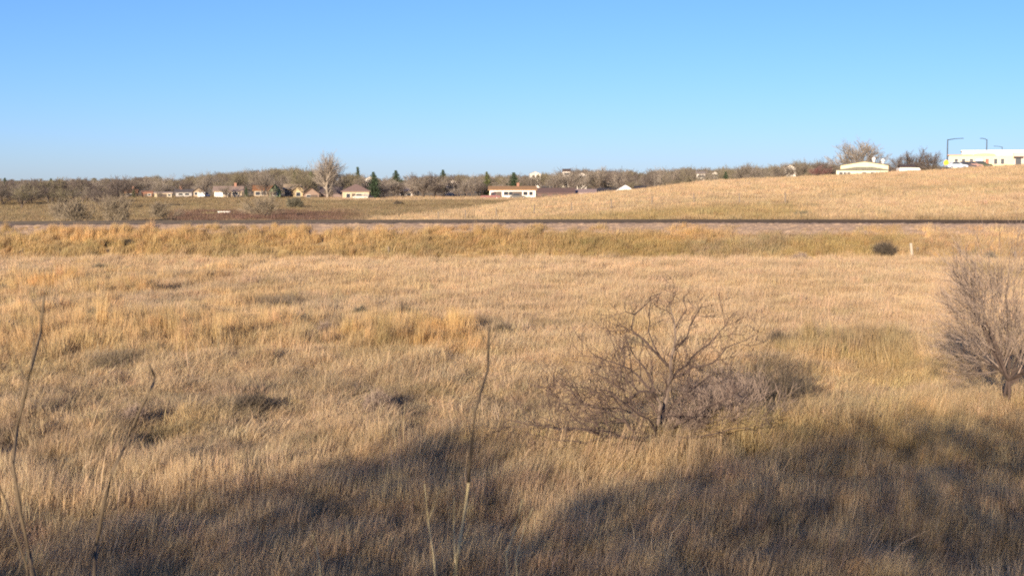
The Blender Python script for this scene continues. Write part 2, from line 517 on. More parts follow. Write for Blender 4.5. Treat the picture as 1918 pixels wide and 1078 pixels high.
def tuft_mesh(name, seed, n, rad, h0, h1, wid, lean, splay, droop=0.25, seed_heads=0.0):
    r = np.random.default_rng(seed)
    V = []; Fc = []; S = []
    for i in range(n):
        t = r.uniform(0, 2 * math.pi); d = rad * math.sqrt(r.uniform())
        bx_, by_ = d * math.cos(t), d * math.sin(t)
        h = r.uniform(h0, h1)
        ang = r.uniform(0, 2 * math.pi); sp = abs(r.normal(0, splay)) * h
        dx = math.cos(ang) * sp + lean * h; dy = math.sin(ang) * sp
        fa = r.uniform(0, math.pi); w = wid * r.uniform(0.6, 1.3) / 2
        ux, uy = math.cos(fa) * w, math.sin(fa) * w
        k = len(V)
        mz = 0.58; mx_ = 0.42
        V += [(bx_ - ux, by_ - uy, -0.03), (bx_ + ux, by_ + uy, -0.03),
              (bx_ + dx * mx_ - ux * .8, by_ + dy * mx_ - uy * .8, h * mz), (bx_ + dx * mx_ + ux * .8, by_ + dy * mx_ + uy * .8, h * mz),
              (bx_ + dx * (1 + droop), by_ + dy * (1 + droop), h * (1 - droop * 0.4 * min(1, sp / max(h, .01) * 2)))]
        Fc += [(k, k + 1, k + 3, k + 2), (k + 2, k + 3, k + 4)]
        s = r.uniform(0.80, 1.20); wm = r.uniform(-0.06, 0.06)
        S += [(s * (1 + wm), s, s * (1 - wm * 1.5), 1)] * 5
    me = bpy.data.meshes.new(name)
    me.from_pydata(V, [], Fc)
    at = me.attributes.new('blade', 'FLOAT_COLOR', 'POINT')
    at.data.foreach_set('color', np.array(S, np.float32).ravel())
    me.materials.append(M_GRASS)
    return bpy.data.objects.new(name, me)          # a source shape for scattering, not placed by itself


def scatter(name, pts, rot, scl, tint, pick, sources, label, cat):
    me = bpy.data.meshes.new(name)
    me.from_pydata(pts.tolist(), [], [])
    n = len(pts)
    me.attributes.new('rot', 'FLOAT_VECTOR', 'POINT').data.foreach_set('vector', rot.astype(np.float32).ravel())
    me.attributes.new('scl', 'FLOAT_VECTOR', 'POINT').data.foreach_set('vector', scl.astype(np.float32).ravel())
    me.attributes.new('tint', 'FLOAT_COLOR', 'POINT').data.foreach_set('color', np.concatenate([tint, np.ones((n, 1))], 1).astype(np.float32).ravel())
    me.attributes.new('pick', 'INT', 'POINT').data.foreach_set('value', pick.astype(np.int32))
    o = bpy.data.objects.new(name, me); COL.objects.link(o)
    ng = bpy.data.node_groups.new(name + '_scatter', 'GeometryNodeTree')
    ng.interface.new_socket('Geometry', in_out='INPUT', socket_type='NodeSocketGeometry')
    ng.interface.new_socket('Geometry', in_out='OUTPUT', socket_type='NodeSocketGeometry')
    N = ng.nodes; L = ng.links
    gi = N.new('NodeGroupInput'); go = N.new('NodeGroupOutput')
    iop = N.new('GeometryNodeInstanceOnPoints'); iop.inputs['Pick Instance'].default_value = True
    g2i = N.new('GeometryNodeGeometryToInstance')
    for s in sources:
        oi = N.new('GeometryNodeObjectInfo'); oi.inputs['Object'].default_value = s
        L.new(oi.outputs['Geometry'], g2i.inputs[0])

    def na(nm, ty):
        a = N.new('GeometryNodeInputNamedAttribute'); a.data_type = ty; a.inputs['Name'].default_value = nm
        return a.outputs['Attribute']
    L.new(gi.outputs[0], iop.inputs['Points']); L.new(g2i.outputs[0], iop.inputs['Instance'])
    L.new(na('pick', 'INT'), iop.inputs['Instance Index'])
    L.new(na('rot', 'FLOAT_VECTOR'), iop.inputs['Rotation'])
    L.new(na('scl', 'FLOAT_VECTOR'), iop.inputs['Scale'])
    L.new(iop.outputs[0], go.inputs[0])
    md = o.modifiers.new('scatter', 'NODES'); md.node_group = ng
    tag(o, label, cat, None, 'stuff')
    return o


def wedge_points(rg, y0, y1, dens, margin=2.5, amin=-1000 / F, amax=1000 / F):
    """random points on the ground in the wedge the camera looks into (a step wider each side)"""
    amax_w = max(abs(amin), abs(amax))
    area = (amax - amin) * (y1 ** 2 - y0 ** 2) / 2 + 2 * margin * (y1 - y0)
    n = int(area * dens)
    y = np.sqrt(rg.uniform(y0 ** 2, y1 ** 2, n))
    x = y * rg.uniform(amin, amax, n) + rg.uniform(-margin, margin, n)
    return x, y


rg = np.random.default_rng(11)
fine_near = [tuft_mesh('grass_tuft', 10 + k, 90, 0.24, 0.20, 0.50, 0.0075, 0.16, 0.20) for k in range(5)]
matted = [tuft_mesh('matted_tuft', 30 + k, 90, 0.26, 0.10, 0.34, 0.009, 0.25, 0.75, 0.35) for k in range(5)]
fine_mid = [tuft_mesh('grass_tuft', 50 + k, 90, 0.42, 0.22, 0.52, 0.013, 0.10, 0.22) for k in range(5)]
bunch = [tuft_mesh('bunch_tuft', 70 + k, 110, 0.20, 0.35, 0.85, 0.011, 0.05, 0.17) for k in range(5)]
stalks = [tuft_mesh('seed_stalk', 120 + k, 7, 0.25, 0.45, 0.95, 0.010, 0.15, 0.25, 0.35) for k in range(4)]
coarse = [tuft_mesh('field_tuft', 90 + k, 90, 1.0, 0.22, 0.50, 0.035, 0.05, 0.25) for k in range(4)]


def place(name, x, y, srcs, label, cat='grass', hmul=1.0, smul=1.0, hvar=0.25, cj=0.07, swirl=0.5):
    n = len(x)
    c, h = cover(x, y)
    j = 1 + rg.normal(0, cj, n) + 0.45 * (fbm(x / .9, y / 1.3, 711, 3) - .5) + 0.45 * (fbm(x / 9, y / 1.6, 712, 3) - .5)
    hj = 1 + 1.5 * (fbm(x / .8 + 5, y / 1.1, 713, 3) - .5)
    c = np.clip(c * j[:, None] * (1 + rg.normal(0, 0.03, (n, 3))), 0.01, 0.9)
    z = terrain(x, y)
    lx = 1.3 * (fbm(x / 1.2, y / 1.6, 714, 2) - .5) * swirl; ly = 1.3 * (fbm(x / 1.2 + 9, y / 1.6, 715, 2) - .5) * swirl
    rot = np.stack([rg.normal(0, .06, n) + lx, rg.normal(0, .06, n) + ly, rg.normal(0, 0.7, n)], 1)
    s = smul * rg.uniform(0.8, 1.2, n)
    hh = smul * hmul * h * hj * (1 + rg.normal(0, hvar, n).clip(-.5, .6))
    scatter(name, np.stack([x, y, z], 1), rot, np.stack([s, s, hh], 1), c, rg.integers(0, len(srcs), n), srcs, label, cat)


# near upright grass, thinning into matted grass
x, y = wedge_points(rg, 13, 38, 34)
nn = fbm(x / 3.0, y / 4.0, 606, 3)
up = nn + 0.35 * smooth(27, 21, y) - 0.30 * smooth(24, 30, y) * smooth(38, 33, y) - .10 * smooth(2, -2, x) * smooth(20, 23, y) > 0.49
place('near_grass', x[up], y[up], fine_near, 'fine upright dry grass in the shaded foreground', hmul=0.85)
x, y = wedge_points(rg, 13, 46, 20)
nn = fbm(x / 3.0, y / 4.0, 606, 3)
mt = nn + 0.35 * smooth(27, 21, y) - 0.30 * smooth(24, 30, y) * smooth(38, 33, y) - .10 * smooth(2, -2, x) * smooth(20, 23, y) < 0.57
place('matted_grass', x[mt], y[mt], matted, 'matted brown dry grass lying over in the near field', swirl=1.2)
x, y = wedge_points(rg, 36, 62, 14)
place('meadow_grass', x, y, fine_mid, 'pale dry meadow grass across the middle of the field', hmul=0.75)
x, y = wedge_points(rg, 62, 90.3, 9)
k = (y < 84) | (rg.uniform(size=len(y)) < .6)
place('meadow_edge_grass', x[k], y[k], fine_mid, 'pale dry grass from the field edge up to the ballast', hmul=0.72, smul=1.15)
x, y = wedge_points(rg, 89.2, 91.0, 10)
k = fbm(x / 2.0, y / 1.2, 929, 3) > np.interp(y, [89.2, 90.2, 91.0], [.3, .5, .75])
place('verge_grass', x[k], y[k], fine_mid, 'short pale grass creeping over the edge of the ballast', hmul=0.4, smul=1.1)
x, y = wedge_points(rg, 15, 60, 1.1)
k = fbm(x / 2.5, y / 3, 939, 3) > .5
place('seed_stalks', x[k], y[k], stalks, 'scattered taller bent seed stalks above the grass', hmul=1.0, swirl=0.8)
# bunches of taller grass wherever the cover says tall
x, y = wedge_points(rg, 24, 89.9, 4.5)
c, h = cover(x, y)
k = (h > 1.08) & (rg.uniform(size=len(x)) < (h - 1.0) * 4.0)
place('golden_bunchgrass', x[k], y[k], bunch, 'tall golden bunchgrass standing in clumps and along the ballast', hmul=0.66, smul=1.0)
x, y = wedge_points(rg, 88.6, 90.7, 6.0)
px = x / y * F + 959
k = fbm(x / 2.5, y / 2.5, 919, 3) > np.interp(px, [0, 700, 760, 800, 1000, 1200, 1240, 1380, 1420, 1700], [.40, .40, .45, .75, .9, .9, .9, .9, .9, .9])
place('ballast_edge_grass', x[k], y[k], bunch, 'golden grass growing into the edge of the ballast', hmul=0.52, smul=1.0)
x, y = wedge_points(rg, 84.0, 89.4, 3.0)
k = (fbm(x / 3, y / 3, 909, 3) > .42) & (rg.uniform(size=len(x)) < np.interp(y, [88, 89.4], [1, .25]))
place('embankment_grass', x[k], y[k], bunch, 'golden and olive tall grass on the railway embankment', hmul=0.55, smul=1.1)
# hill and fields beyond the track
x, y = wedge_points(rg, 97.0, 140, 2.6)
place('hill_foot_grass', x, y, coarse, 'dry grass at the foot of the hill behind the track', smul=0.75, hmul=1.2)
x, y = wedge_points(rg, 140, 275, 1.0)
cz = np.interp(x / y, _ca, _cD)
k = y < cz + 8
place('hill_grass', x[k], y[k], coarse, 'pale dry grass covering the long hill slope', smul=1.0)
k = ~k
place('far_field_grass', x[k], y[k], coarse, 'olive brown grass of the flat field behind the track', smul=1.0)
x, y = wedge_points(rg, 275, 430, 0.45, amin=-1000 / F, amax=200 / F)
place('distant_field_grass', x, y, coarse, 'olive brown grass in front of the far houses', smul=1.5, hmul=0.6)

# ------------------------------------------------------------------ branching plants
def rand_perp(d, rnd):
    v = Vector((rnd.gauss(0, 1), rnd.gauss(0, 1), rnd.gauss(0, 1)))
    v = v - d * v.dot(d)
    return v.normalized() if v.length > 1e-6 else Vector((1, 0, 0))


def grow(mbs, p, d, L, r, lvl, rnd, o):
    """recursive limb. mbs[0] heavy wood, mbs[1] twigs. o: options"""
    segs = o['segs'][min(lvl, len(o['segs']) - 1)]
    pts = [p.copy()]; rad = [r]
    q = p.copy(); dd = d.copy()
    rt = max(r * o['taper'], o['rmin'])
    for i in range(segs):
        dd = (dd + rand_perp(dd, rnd) * rnd.uniform(0, o['wiggle']) + Vector(o['trop']) * o['tropw']).normalized()
        q = q + dd * (L / segs)
        if q.z < o.get('floor', 0.04): q.z = o.get('floor', 0.04)
        pts.append(q.copy()); rad.append(r + (rt - r) * (i + 1) / segs)
    last = lvl >= o['levels']
    if last: rad[-1] = o['rmin'] * 0.6
    mb = mbs[0] if lvl < o['wood'] else mbs[1]
    mb.tube(pts, rad, 6 if lvl < 1 else (5 if lvl < o['wood'] else 3), cap=False)
    if last: return
    nb = o['nb'][min(lvl, len(o['nb']) - 1)]
    for k in range(nb):
        t = o['from'][min(lvl, len(o['from']) - 1)] + (1 - o['from'][min(lvl, len(o['from']) - 1)]) * (k + rnd.uniform(.2, 1.0)) / nb
        t = min(t, 1.0)
        f = t * segs; i = min(int(f), segs - 1); u = f - i
        pp = pts[i].lerp(pts[i + 1], u)
        base_d = (pts[i + 1] - pts[i]).normalized()
        ang = R(rnd.uniform(*o['ang']))
        nd = (base_d * math.cos(ang) + rand_perp(base_d, rnd) * math.sin(ang)).normalized()
        rr = max((rad[i] + (rad[i + 1] - rad[i]) * u) * rnd.uniform(*o['rr']), o['rmin'])
        grow(mbs, pp, nd, L * rnd.uniform(*o['lr']), rr, lvl + 1, rnd, o)
    # leader goes on
    if o.get('leader', True):
        grow(mbs, pts[-1], dd, L * rnd.uniform(*o['lr']), rt, lvl + 1, rnd, o)


def guided(mbs, pts, r0, r1, lvl, rnd, o, nb, L):
    """a limb laid along given points, with side growth"""
    pts = [Vector(p) for p in pts]
    # subdivide with a little wander
    q = [pts[0]]
    for a, b in zip(pts, pts[1:]):
        m = a.lerp(b, .5) + rand_perp((b - a).normalized(), rnd) * (b - a).length * .06
        q += [m, b]
    rad = [r0 + (r1 - r0) * i / (len(q) - 1) for i in range(len(q))]
    rad = [a * 1.12 for a in rad]
    mbs[0].tube(q, rad, 6, cap=False)
    nb = max(2, round(nb * .75))
    for k in range(nb):
        t = 0.25 + .75 * (k + rnd.uniform(0, 1)) / nb
        f = min(t, 1) * (len(q) - 1); i = min(int(f), len(q) - 2); u = f - i
        pp = q[i].lerp(q[i + 1], u); bd = (q[i + 1] - q[i]).normalized()
        ang = R(rnd.uniform(*o['ang']))
        nd = (bd * math.cos(ang) + rand_perp(bd, rnd) * math.sin(ang)).normalized()
        grow(mbs, pp, nd, L * rnd.uniform(.5, 1.1), max(rad[i] * .5, o['rmin']), lvl, rnd, o)


m_bark = mat('shrub_bark', (0.06, 0.042, 0.035), 0.9, 0.35, 9.0)
m_pale_bark = mat('weathered_bark', (0.13, 0.098, 0.078), 0.9, 0.55, 7.0)
m_twig = mat('reddish_twigs', (0.07, 0.047, 0.038), 0.9, 0.3, 5.0)
m_greytwig = mat('grey_twigs', (0.19, 0.145, 0.115), 0.9, 0.3, 4.0)
m_darktwig = mat('dark_twigs', (0.075, 0.06, 0.045), 0.9, 0.35, 4.0)
m_brush = mat('brush_twigs', (0.20, 0.15, 0.12), 0.9, 0.35, 4.0)
m_sage = mat('sage_twigs', (0.11, 0.10, 0.07), 0.9, 0.35, 4.0)
m_stalk = mat('sapling_bark', (0.105, 0.078, 0.05), 0.8, 0.25, 12.0)
m_stalk_y = mat('yellow_stem', (0.38, 0.31, 0.17), 0.8, 0.2, 12.0)

# --- middle shrub, limbs laid out from what the photograph shows
base = on_ground(1229, 836)
S = F / base.y                              # photograph pixels per metre there
shrub = empty('bare_shrub', base)
tag(shrub, 'sprawling leafless shrub with a pale crooked trunk and dark reddish branches', 'shrub')
rnd = random.Random(5)
T = MB(); B = MB(); W = MB()
O = dict(segs=[4, 4, 3, 2], taper=.6, wiggle=.5, trop=(0, 0, 1), tropw=.06, rmin=.0045, levels=4, wood=0, nb=[3, 3, 3, 2], ang=(28, 70), lr=(.48, .8), rr=(.5, .75))
O['from'] = [.2, .2, .25]


def cpx(pts, dy=0.0, dz=0.0):
    """crop pixel of the shrub (x, y[, depth]) to local metres"""
    out = []
    for p in pts:
        out.append(((p[0] / 2.995 + 960 - 1229) / S, (p[2] if len(p) > 2 else 0) + dy, (836 - (p[1] / 2.995 + 520)) / S + dz))
    return out


guided([T, W], cpx([(815, 960), (840, 860, .1), (852, 740, .15), (872, 620, .1), (888, 555, .0)]), .036, .028, 2, rnd, O, 4, .4)
guided([T, W], cpx([(800, 950, -.1), (812, 800, -.15), (822, 700, -.2), (800, 660, -.2)]), .030, .022, 2, rnd, O, 3, .4)
guided([T, W], cpx([(888, 555), (880, 470, -.05), (900, 380, -.1), (905, 290, -.05), (888, 200, 0), (880, 130, 0)]), .028, .006, 2, rnd, O, 8, .36)
guided([B, W], cpx([(880, 500), (830, 450, -.1), (770, 390, -.2), (690, 310, -.2), (655, 280, -.2), (672, 195, -.2), (620, 178, -.3), (612, 120, -.3)]), .024, .005, 2, rnd, O, 7, .36)
guided([B, W], cpx([(672, 195, -.2), (730, 150, -.1), (770, 110, 0)]), .012, .004, 3, rnd, O, 4, .22)
guided([B, W], cpx([(830, 450, -.1), (760, 300, .1), (765, 200, .2), (780, 130, .2)]), .014, .005, 3, rnd, O, 5, .26)
guided([B, W], cpx([(900, 380, -.1), (980, 340, .2), (1000, 280, .3), (1040, 220, .4), (1070, 180, .5)]), .015, .005, 2, rnd, O, 6, .36)
guided([B, W], cpx([(890, 560), (960, 530, -.2), (1000, 490, -.2), (1110, 462, -.3), (1180, 380, -.3), (1250, 345, -.4), (1330, 310, -.3)]), .019, .005, 2, rnd, O, 7, .4)
guided([B, W], cpx([(880, 570), (990, 500, .3), (1060, 430, .5), (1180, 330, .6), (1260, 230, .7)]), .019, .005, 2, rnd, O, 7, .42)
guided([B, W], cpx([(905, 290), (980, 180, .2), (960, 110, .2), (985, 90, .2)]), .012, .004, 3, rnd, O, 4, .22)
guided([B, W], cpx([(800, 660, -.2), (770, 630, -.3), (700, 618, -.4), (640, 650, -.5), (622, 700, -.5)]), .024, .012, 2, rnd, O, 5, .5)
guided([B, W], cpx([(800, 660, -.2), (740, 600, -.1), (690, 540, 0), (600, 490, .1), (500, 462, .2), (430, 420, .3)]), .024, .006, 2, rnd, O, 8, .55)
guided([B, W], cpx([(790, 640, -.2), (735, 500, .2), (660, 400, .3), (640, 340, .4)]), .016, .005, 2, rnd, O, 6, .38)
guided([B, W], cpx([(690, 620, -.4), (600, 540, -.3), (570, 400, -.2), (520, 300, -.1)]), .016, .004, 2, rnd, O, 7, .38)
guided([B, W], cpx([(780, 930, -.3), (700, 935, -.6), (600, 905, -.8), (490, 895, -.9), (430, 868, -1), (330, 842, -1), (240, 850, -1), (130, 835, -.9), (20, 812, -.9), (-50, 800, -.8)], dz=.16), .032, .006, 2, rnd, O, 9, .55)
guided([B, W], cpx([(490, 897, -.9), (380, 918, -1.2), (290, 893, -1.3), (190, 885, -1.3)], dz=.16), .018, .005, 2, rnd, O, 5, .4)
guided([B, W], cpx([(700, 938, -.6), (560, 930, -1), (470, 950, -1.2)], dz=.16), .015, .005, 2, rnd, O, 4, .4)
guided([B, W], cpx([(430, 868, -1), (330, 800, -.9), (280, 720, -.8), (180, 650, -.7)], dz=.16), .016, .004, 2, rnd, O, 6, .5)
guided([B, W], cpx([(790, 880, -.2), (680, 860, -.3), (620, 790, -.3), (560, 770, -.3), (440, 700, -.3), (370, 690, -.3), (300, 580, -.2)]), .024, .006, 2, rnd, O, 9, .55)
guided([B, W], cpx([(620, 800, -.3), (600, 720, 0), (540, 640, .1), (520, 500, .2)]), .016, .005, 2, rnd, O, 7, .5)
guided([B, W], cpx([(490, 860, -.9), (430, 720, -.7), (350, 620, -.6), (310, 560, -.5)]), .014, .004, 2, rnd, O, 6, .45)
guided([B, W], cpx([(800, 900, .2), (740, 800, .4), (650, 740, .6), (560, 700, .7), (480, 690, .8)]), .022, .005, 2, rnd, O, 7, .55)
guided([B, W], cpx([(850, 900, .2), (960, 800, .4), (1080, 760, .6), (1180, 740, .8)]), .018, .005, 2, rnd, O, 7, .55)
guided([B, W], cpx([(850, 800, .2), (960, 680, .2), (1060, 620, .4), (1180, 560, .6)]), .018, .005, 2, rnd, O, 7, .6)
for pts_, w_, n_, L_ in [([(770, 900, -.4), (680, 850, -.8), (560, 830, -1.1), (420, 780, -1.3), (260, 760, -1.4), (130, 700, -1.4)], .020, 9, .42),
                         ([(780, 880, .1), (690, 790, .3), (600, 760, .5), (480, 770, .7), (340, 760, .9), (200, 740, 1.0)], .018, 9, .42),
                         ([(800, 880, -.2), (740, 760, -.6), (640, 690, -.9), (540, 600, -1.1), (430, 560, -1.2)], .018, 8, .40),
                         ([(830, 900, .2), (900, 820, -.3), (1000, 740, -.5), (1090, 680, -.6), (1200, 640, -.6)], .016, 7, .40),
                         ([(830, 920, .2), (930, 870, -.5), (1060, 840, -.8), (1180, 800, -.9), (1290, 800, -.9)], .015, 7, .40)]:
    guided([B, W], cpx(pts_), w_, .005, 2, rnd, O, n_, L_)
for k in range(16):                                # thin upright shoots
    xa = rnd.uniform(480, 1060); ya = 700 - 90 * math.sin((xa - 480) / 580 * math.pi) + rnd.uniform(-60, 60); dp = rnd.uniform(-.6, .6)
    xb = xa + (xa - 830) * .25 + rnd.uniform(-50, 50); hgt = rnd.uniform(150, 300)
    guided([B, W], cpx([(xa, ya, dp), ((xa + xb) / 2 + rnd.uniform(-25, 25), ya - hgt * .5, dp), (xb, ya - hgt, dp + rnd.uniform(-.2, .2))]), .010, .0035, 3, rnd, O, 4, .22)
T.build('trunk', m_pale_bark, shrub); B.build('branches', m_bark, shrub); W.build('twigs', m_twig, shrub)


def bush(name, loc, rad, h, stems, mat_, rnd, o, label, cat, group=None, up=(20, 75), r0=.012, rz=0):
    e = empty(name, loc, rz); tag(e, label, cat, group)
    A = MB(); Bm = MB()
    for k in range(stems):
        t = rnd.uniform(0, 2 * math.pi); el = R(rnd.uniform(*up))
        d = Vector((math.cos(t) * math.cos(el), math.sin(t) * math.cos(el), math.sin(el)))
        L = 1.0 / max(math.sqrt((math.cos(el) / rad) ** 2 + (math.sin(el) / h) ** 2), .01) * o.get('L', .5)
        p = Vector((rnd.gauss(0, .06 * rad), rnd.gauss(0, .06 * rad), -.03))
        grow([A, Bm], p, d, L, r0 * rnd.uniform(.7, 1.2), 0, rnd, o)
    if A.v: A.build('stems', mat_, e)
    Bm.build('twigs', mat_, e)
    return e


OB = dict(segs=[3, 3, 2], taper=.6, wiggle=.4, trop=(0, 0, 1), tropw=.08, rmin=.003, levels=3, wood=1, nb=[4, 4, 3], ang=(18, 55), lr=(.5, .8), rr=(.5, .75), L=.5)
OB['from'] = [.3, .2, .2]
# thicket right of the shrub
tk = [(1330, 815, 1.3, .9), (1400, 800, 1.3, 1.0), (1455, 775, 1.2, 1.05), (1340, 770, 1.3, 1.0), (1270, 828, .9, .6)]
tl = ['grey twiggy brush at the right foot of the leafless shrub', 'tangled grey brush in the middle of the shaded thicket', 'dark brush at the right end of the shaded thicket',
      'brown twiggy brush behind the grey brush in the thicket', 'low dark tangle close against the trunk of the leafless shrub']
for i, ((px, py, rr, hh), lb) in enumerate(zip(tk, tl)):
    bush('brush', on_ground(px, py), rr, hh, 12, m_brush if i != 2 else m_darktwig, random.Random(40 + i), OB, lb, 'brush', 'brush in the thicket beside the leafless shrub', up=(12, 80), r0=.008)

# right shrub: fan of fine twigs on a short trunk
base = on_ground(1889, 768)
rs = empty('bare_tree', base); tag(rs, 'small dense bare tree with fine grey twigs fanning from a short trunk', 'tree')
rnd = random.Random(9)
T = MB(); W = MB()
T.tube([(0, 0, -.1), (.01, 0, .30), (0, .02, .66)], [.042, .036, .038], 7)
T.tube([(-.10, .05, -.1), (-.07, .03, .34), (-.03, .02, .60)], [.030, .026, .03], 6)
OR = dict(segs=[4, 3, 3, 2], taper=.55, wiggle=.24, trop=(0, 0, 1), tropw=.05, rmin=.0032, levels=4, wood=1, nb=[4, 4, 4, 2], ang=(14, 42), lr=(.5, .76), rr=(.45, .7))
OR['from'] = [.15, .15, .2]
for k in range(13):
    t = 2 * math.pi * k / 13 + rnd.uniform(-.2, .2); el = R(rnd.choice([18, 30, 42, 55, 66, 78]) + rnd.uniform(-6, 6))
    d = Vector((math.cos(t) * math.cos(el), math.sin(t) * math.cos(el), math.sin(el)))
    grow([T, W], Vector((0, .01, .50 + .010 * k)), d, rnd.uniform(.95, 1.35) * (1 + .15 * math.sin(el)), .024, 0, rnd, OR)
T.build('trunk', m_bark, rs); W.build('crown', m_greytwig, rs)

# bushes in the field, on the bank and across the track
OD = dict(OB, levels=2, nb=[5, 5], rmin=.005)
FB = [  # px, py, half width px, height px, material, label
    (755, 603, 20, 24, m_darktwig, 'dark pointed clump alone in the middle of the pale field'),
    (672, 600, 20, 18, m_sage, 'small dark clump left of the dark pointed clump'),
    (385, 604, 34, 16, m_darktwig, 'low dark purple-grey clump in the left field above the golden band'),
    (175, 606, 30, 8, m_sage, 'flat dark clump between the tall left stalk and the purple-grey clump'),
    (525, 592, 38, 16, m_darktwig, 'dark ragged clump right of the purple-grey clump'),
    (186, 514, 22, 10, m_sage, 'low grey-green clump in the far left field, left one of the close pair'),
    (246, 514, 18, 8, m_sage, 'low grey-green clump in the far left field, right one of the close pair'),
    (1455, 658, 34, 18, m_darktwig, 'flat dark clump above the thicket on the pale right field'),
    (935, 640, 26, 20, m_darktwig, 'brown brush clump beside the tip of the middle stalk'),
    (470, 784, 60, 16, m_darktwig, 'long low dark brush in the near left field'),
    (252, 806, 30, 22, m_brush, 'brown brush behind the thin left sapling'),
    (710, 782, 40, 22, m_brush, 'brown brush above the dark hump of shadow'),
    (1655, 486, 34, 30, m_darktwig, 'round dark tumbleweed bush at the foot of the embankment'),
    (1852, 497, 18, 18, m_sage, 'small grey bush at the far right foot of the embankment'),
    (1502, 411, 20, 11, m_sage, 'low dark bush on the hill side of the track'),
    (8, 555, 14, 12, m_sage, 'small dark clump at the left edge of the field'),
    (1190, 664, 20, 18, m_sage, 'faint grey clump behind the top of the leafless shrub'),
    (240, 462, 16, 12, m_darktwig, 'dark clump on the left embankment slope'),
    (1500, 494, 24, 10, m_brush, 'low brown clump left of the round tumbleweed bush'),
    (615, 640, 20, 26, m_brush, 'brown clump in the golden grass band'),
]
for i, (px, py, hw, hp, m_, lb) in enumerate(FB):
    g = on_ground(px, py) if py > 415 or px > 720 else on_ground(px, py, 100)
    if lb.startswith('low dark bush on the hill'): g = on_ground(px, 408, 100)
    s = F / g.y
    bush('bush', g, hw / s, hp / s * 1.1 + .36 * (g.y < 84), 60, m_, random.Random(100 + i), dict(OD, rmin=max(.004, .18 / s)), lb, 'bush', 'dark bushes scattered over the grass', up=(8, 80), r0=.012)
m_palebush = mat('pale_bush_twigs', (0.19, 0.155, 0.11), .95, .3, 2.0)
BB = [(150, 1, 150, 45, 'wide pale grey bare bush behind the track at far left'), (215, 0, 152, 42, 'grey bare bush right of the wide pale one behind the track'),
      (110, 1, 165, 40, 'grey bare bush left of the wide pale one behind the track'), (300, 0, 175, 34, 'thin pale bare bush behind the track between the two grey groups'),
      (492, 0, 180, 36, 'rounded pale bare bush behind the track below the green-gabled house')]
for i, (px, k, Y, hp, lb) in enumerate(BB):
    x = (px - 959) / F * Y
    g = Vector((x, Y, tz1(x, Y))); s = F / Y
    bush('bare_bush', g, (50 + 12 * math.sin(i * 2.2)) / s, (hp + 6 * math.sin(i * 1.7)) / s, 15, m_palebush, random.Random(200 + i), dict(OB, rmin=.012, L=.55, wiggle=.5), lb, 'bush', 'bare grey bushes behind the track', up=(20, 85), r0=.04)
g = on_ground(552, 393, 100); s = F / g.y
bush('dark_shrub', g, 20 / s, 20 / s, 40, m_sage, random.Random(230), dict(OB, rmin=.018, L=.55), 'dense dark grey-green shrub in the far field below the yellow-gabled house', 'shrub', up=(10, 85), r0=.04)
g = on_ground(748, 387, 100); s = F / g.y
bush('low_shrub', g, 13 / s, 8 / s, 30, m_darktwig, random.Random(231), dict(OB, rmin=.02, L=.55), 'low dark red-brown shrub alone on the olive field below the dark spruce', 'shrub', up=(8, 60), r0=.04)

# ------------------------------------------------------------------ near saplings and stems
def sapling(px_pts, Y, w0, w1, label, name='sapling', m_=None, group=None, side=None, cut=None):
    pts = [P(a, b, Y + 0.15 * math.sin(i * 2.1)) for i, (a, b) in enumerate(px_pts)]
    low = pts[-1]; gxy = Vector((low.x + .02, low.y + .05, 0)); gxy.z = tz1(gxy.x, gxy.y) - .05
    n = max(2, int((low.z - gxy.z) / .4))
    for k in range(1, n + 1):
        q = low.lerp(gxy, k / n); q.x += .03 * math.sin(k * 1.7) * (1 - k / n); pts.append(q)
    pts = pts[::-1]
    o0 = pts[0].copy(); loc = [p - o0 for p in pts]
    e = empty(name, o0); tag(e, label, name.replace('_', ' '), group)
    mb = MB(); k = len(loc)
    fine = []
    for a, b in zip(loc, loc[1:]): fine += [a, a.lerp(b, .5)]
    fine.append(loc[-1])
    k = len(fine); w0 *= .95; w1 *= 1.1; rad = [(w0 + (w1 - w0) * (i / (k - 1)) ** .8) * (1 + .10 * math.sin(i * 2.3)) for i in range(k)]
    if cut:                                            # pale lower stem, dark upper shoot
        j0 = int((k - 1) * cut)
        mb.tube(fine[:j0 + 1], rad[:j0 + 1], 8); mb.build('lower_stem', m_stalk_y, e, True)
        mb = MB(); fine_u = fine[j0:]; mb.tube(fine_u, rad[j0:], 8); mb.build('upper_stem', m_stalk, e, True)
    else:
        mb.tube(fine, rad, 8); mb.build('stem', m_ or m_stalk, e, True)
    rn = random.Random(hash(label) % 1000 if False else len(label))
    t = MB()
    for j in range(side or 0):
        i = rn.randint(k // 3, k - 2); d = Vector((rn.uniform(-.6, .6), rn.uniform(-.4, .4), 1)).normalized()
        L = rn.uniform(.05, .22)
        t.tube([fine[i], fine[i] + d * L * .5, fine[i] + (d + Vector((0, 0, .2))).normalized() * L], [rad[i] * .4, rad[i] * .3, .001], 4)
    if t.v: t.build('twig', m_ or m_stalk, e)
    return e


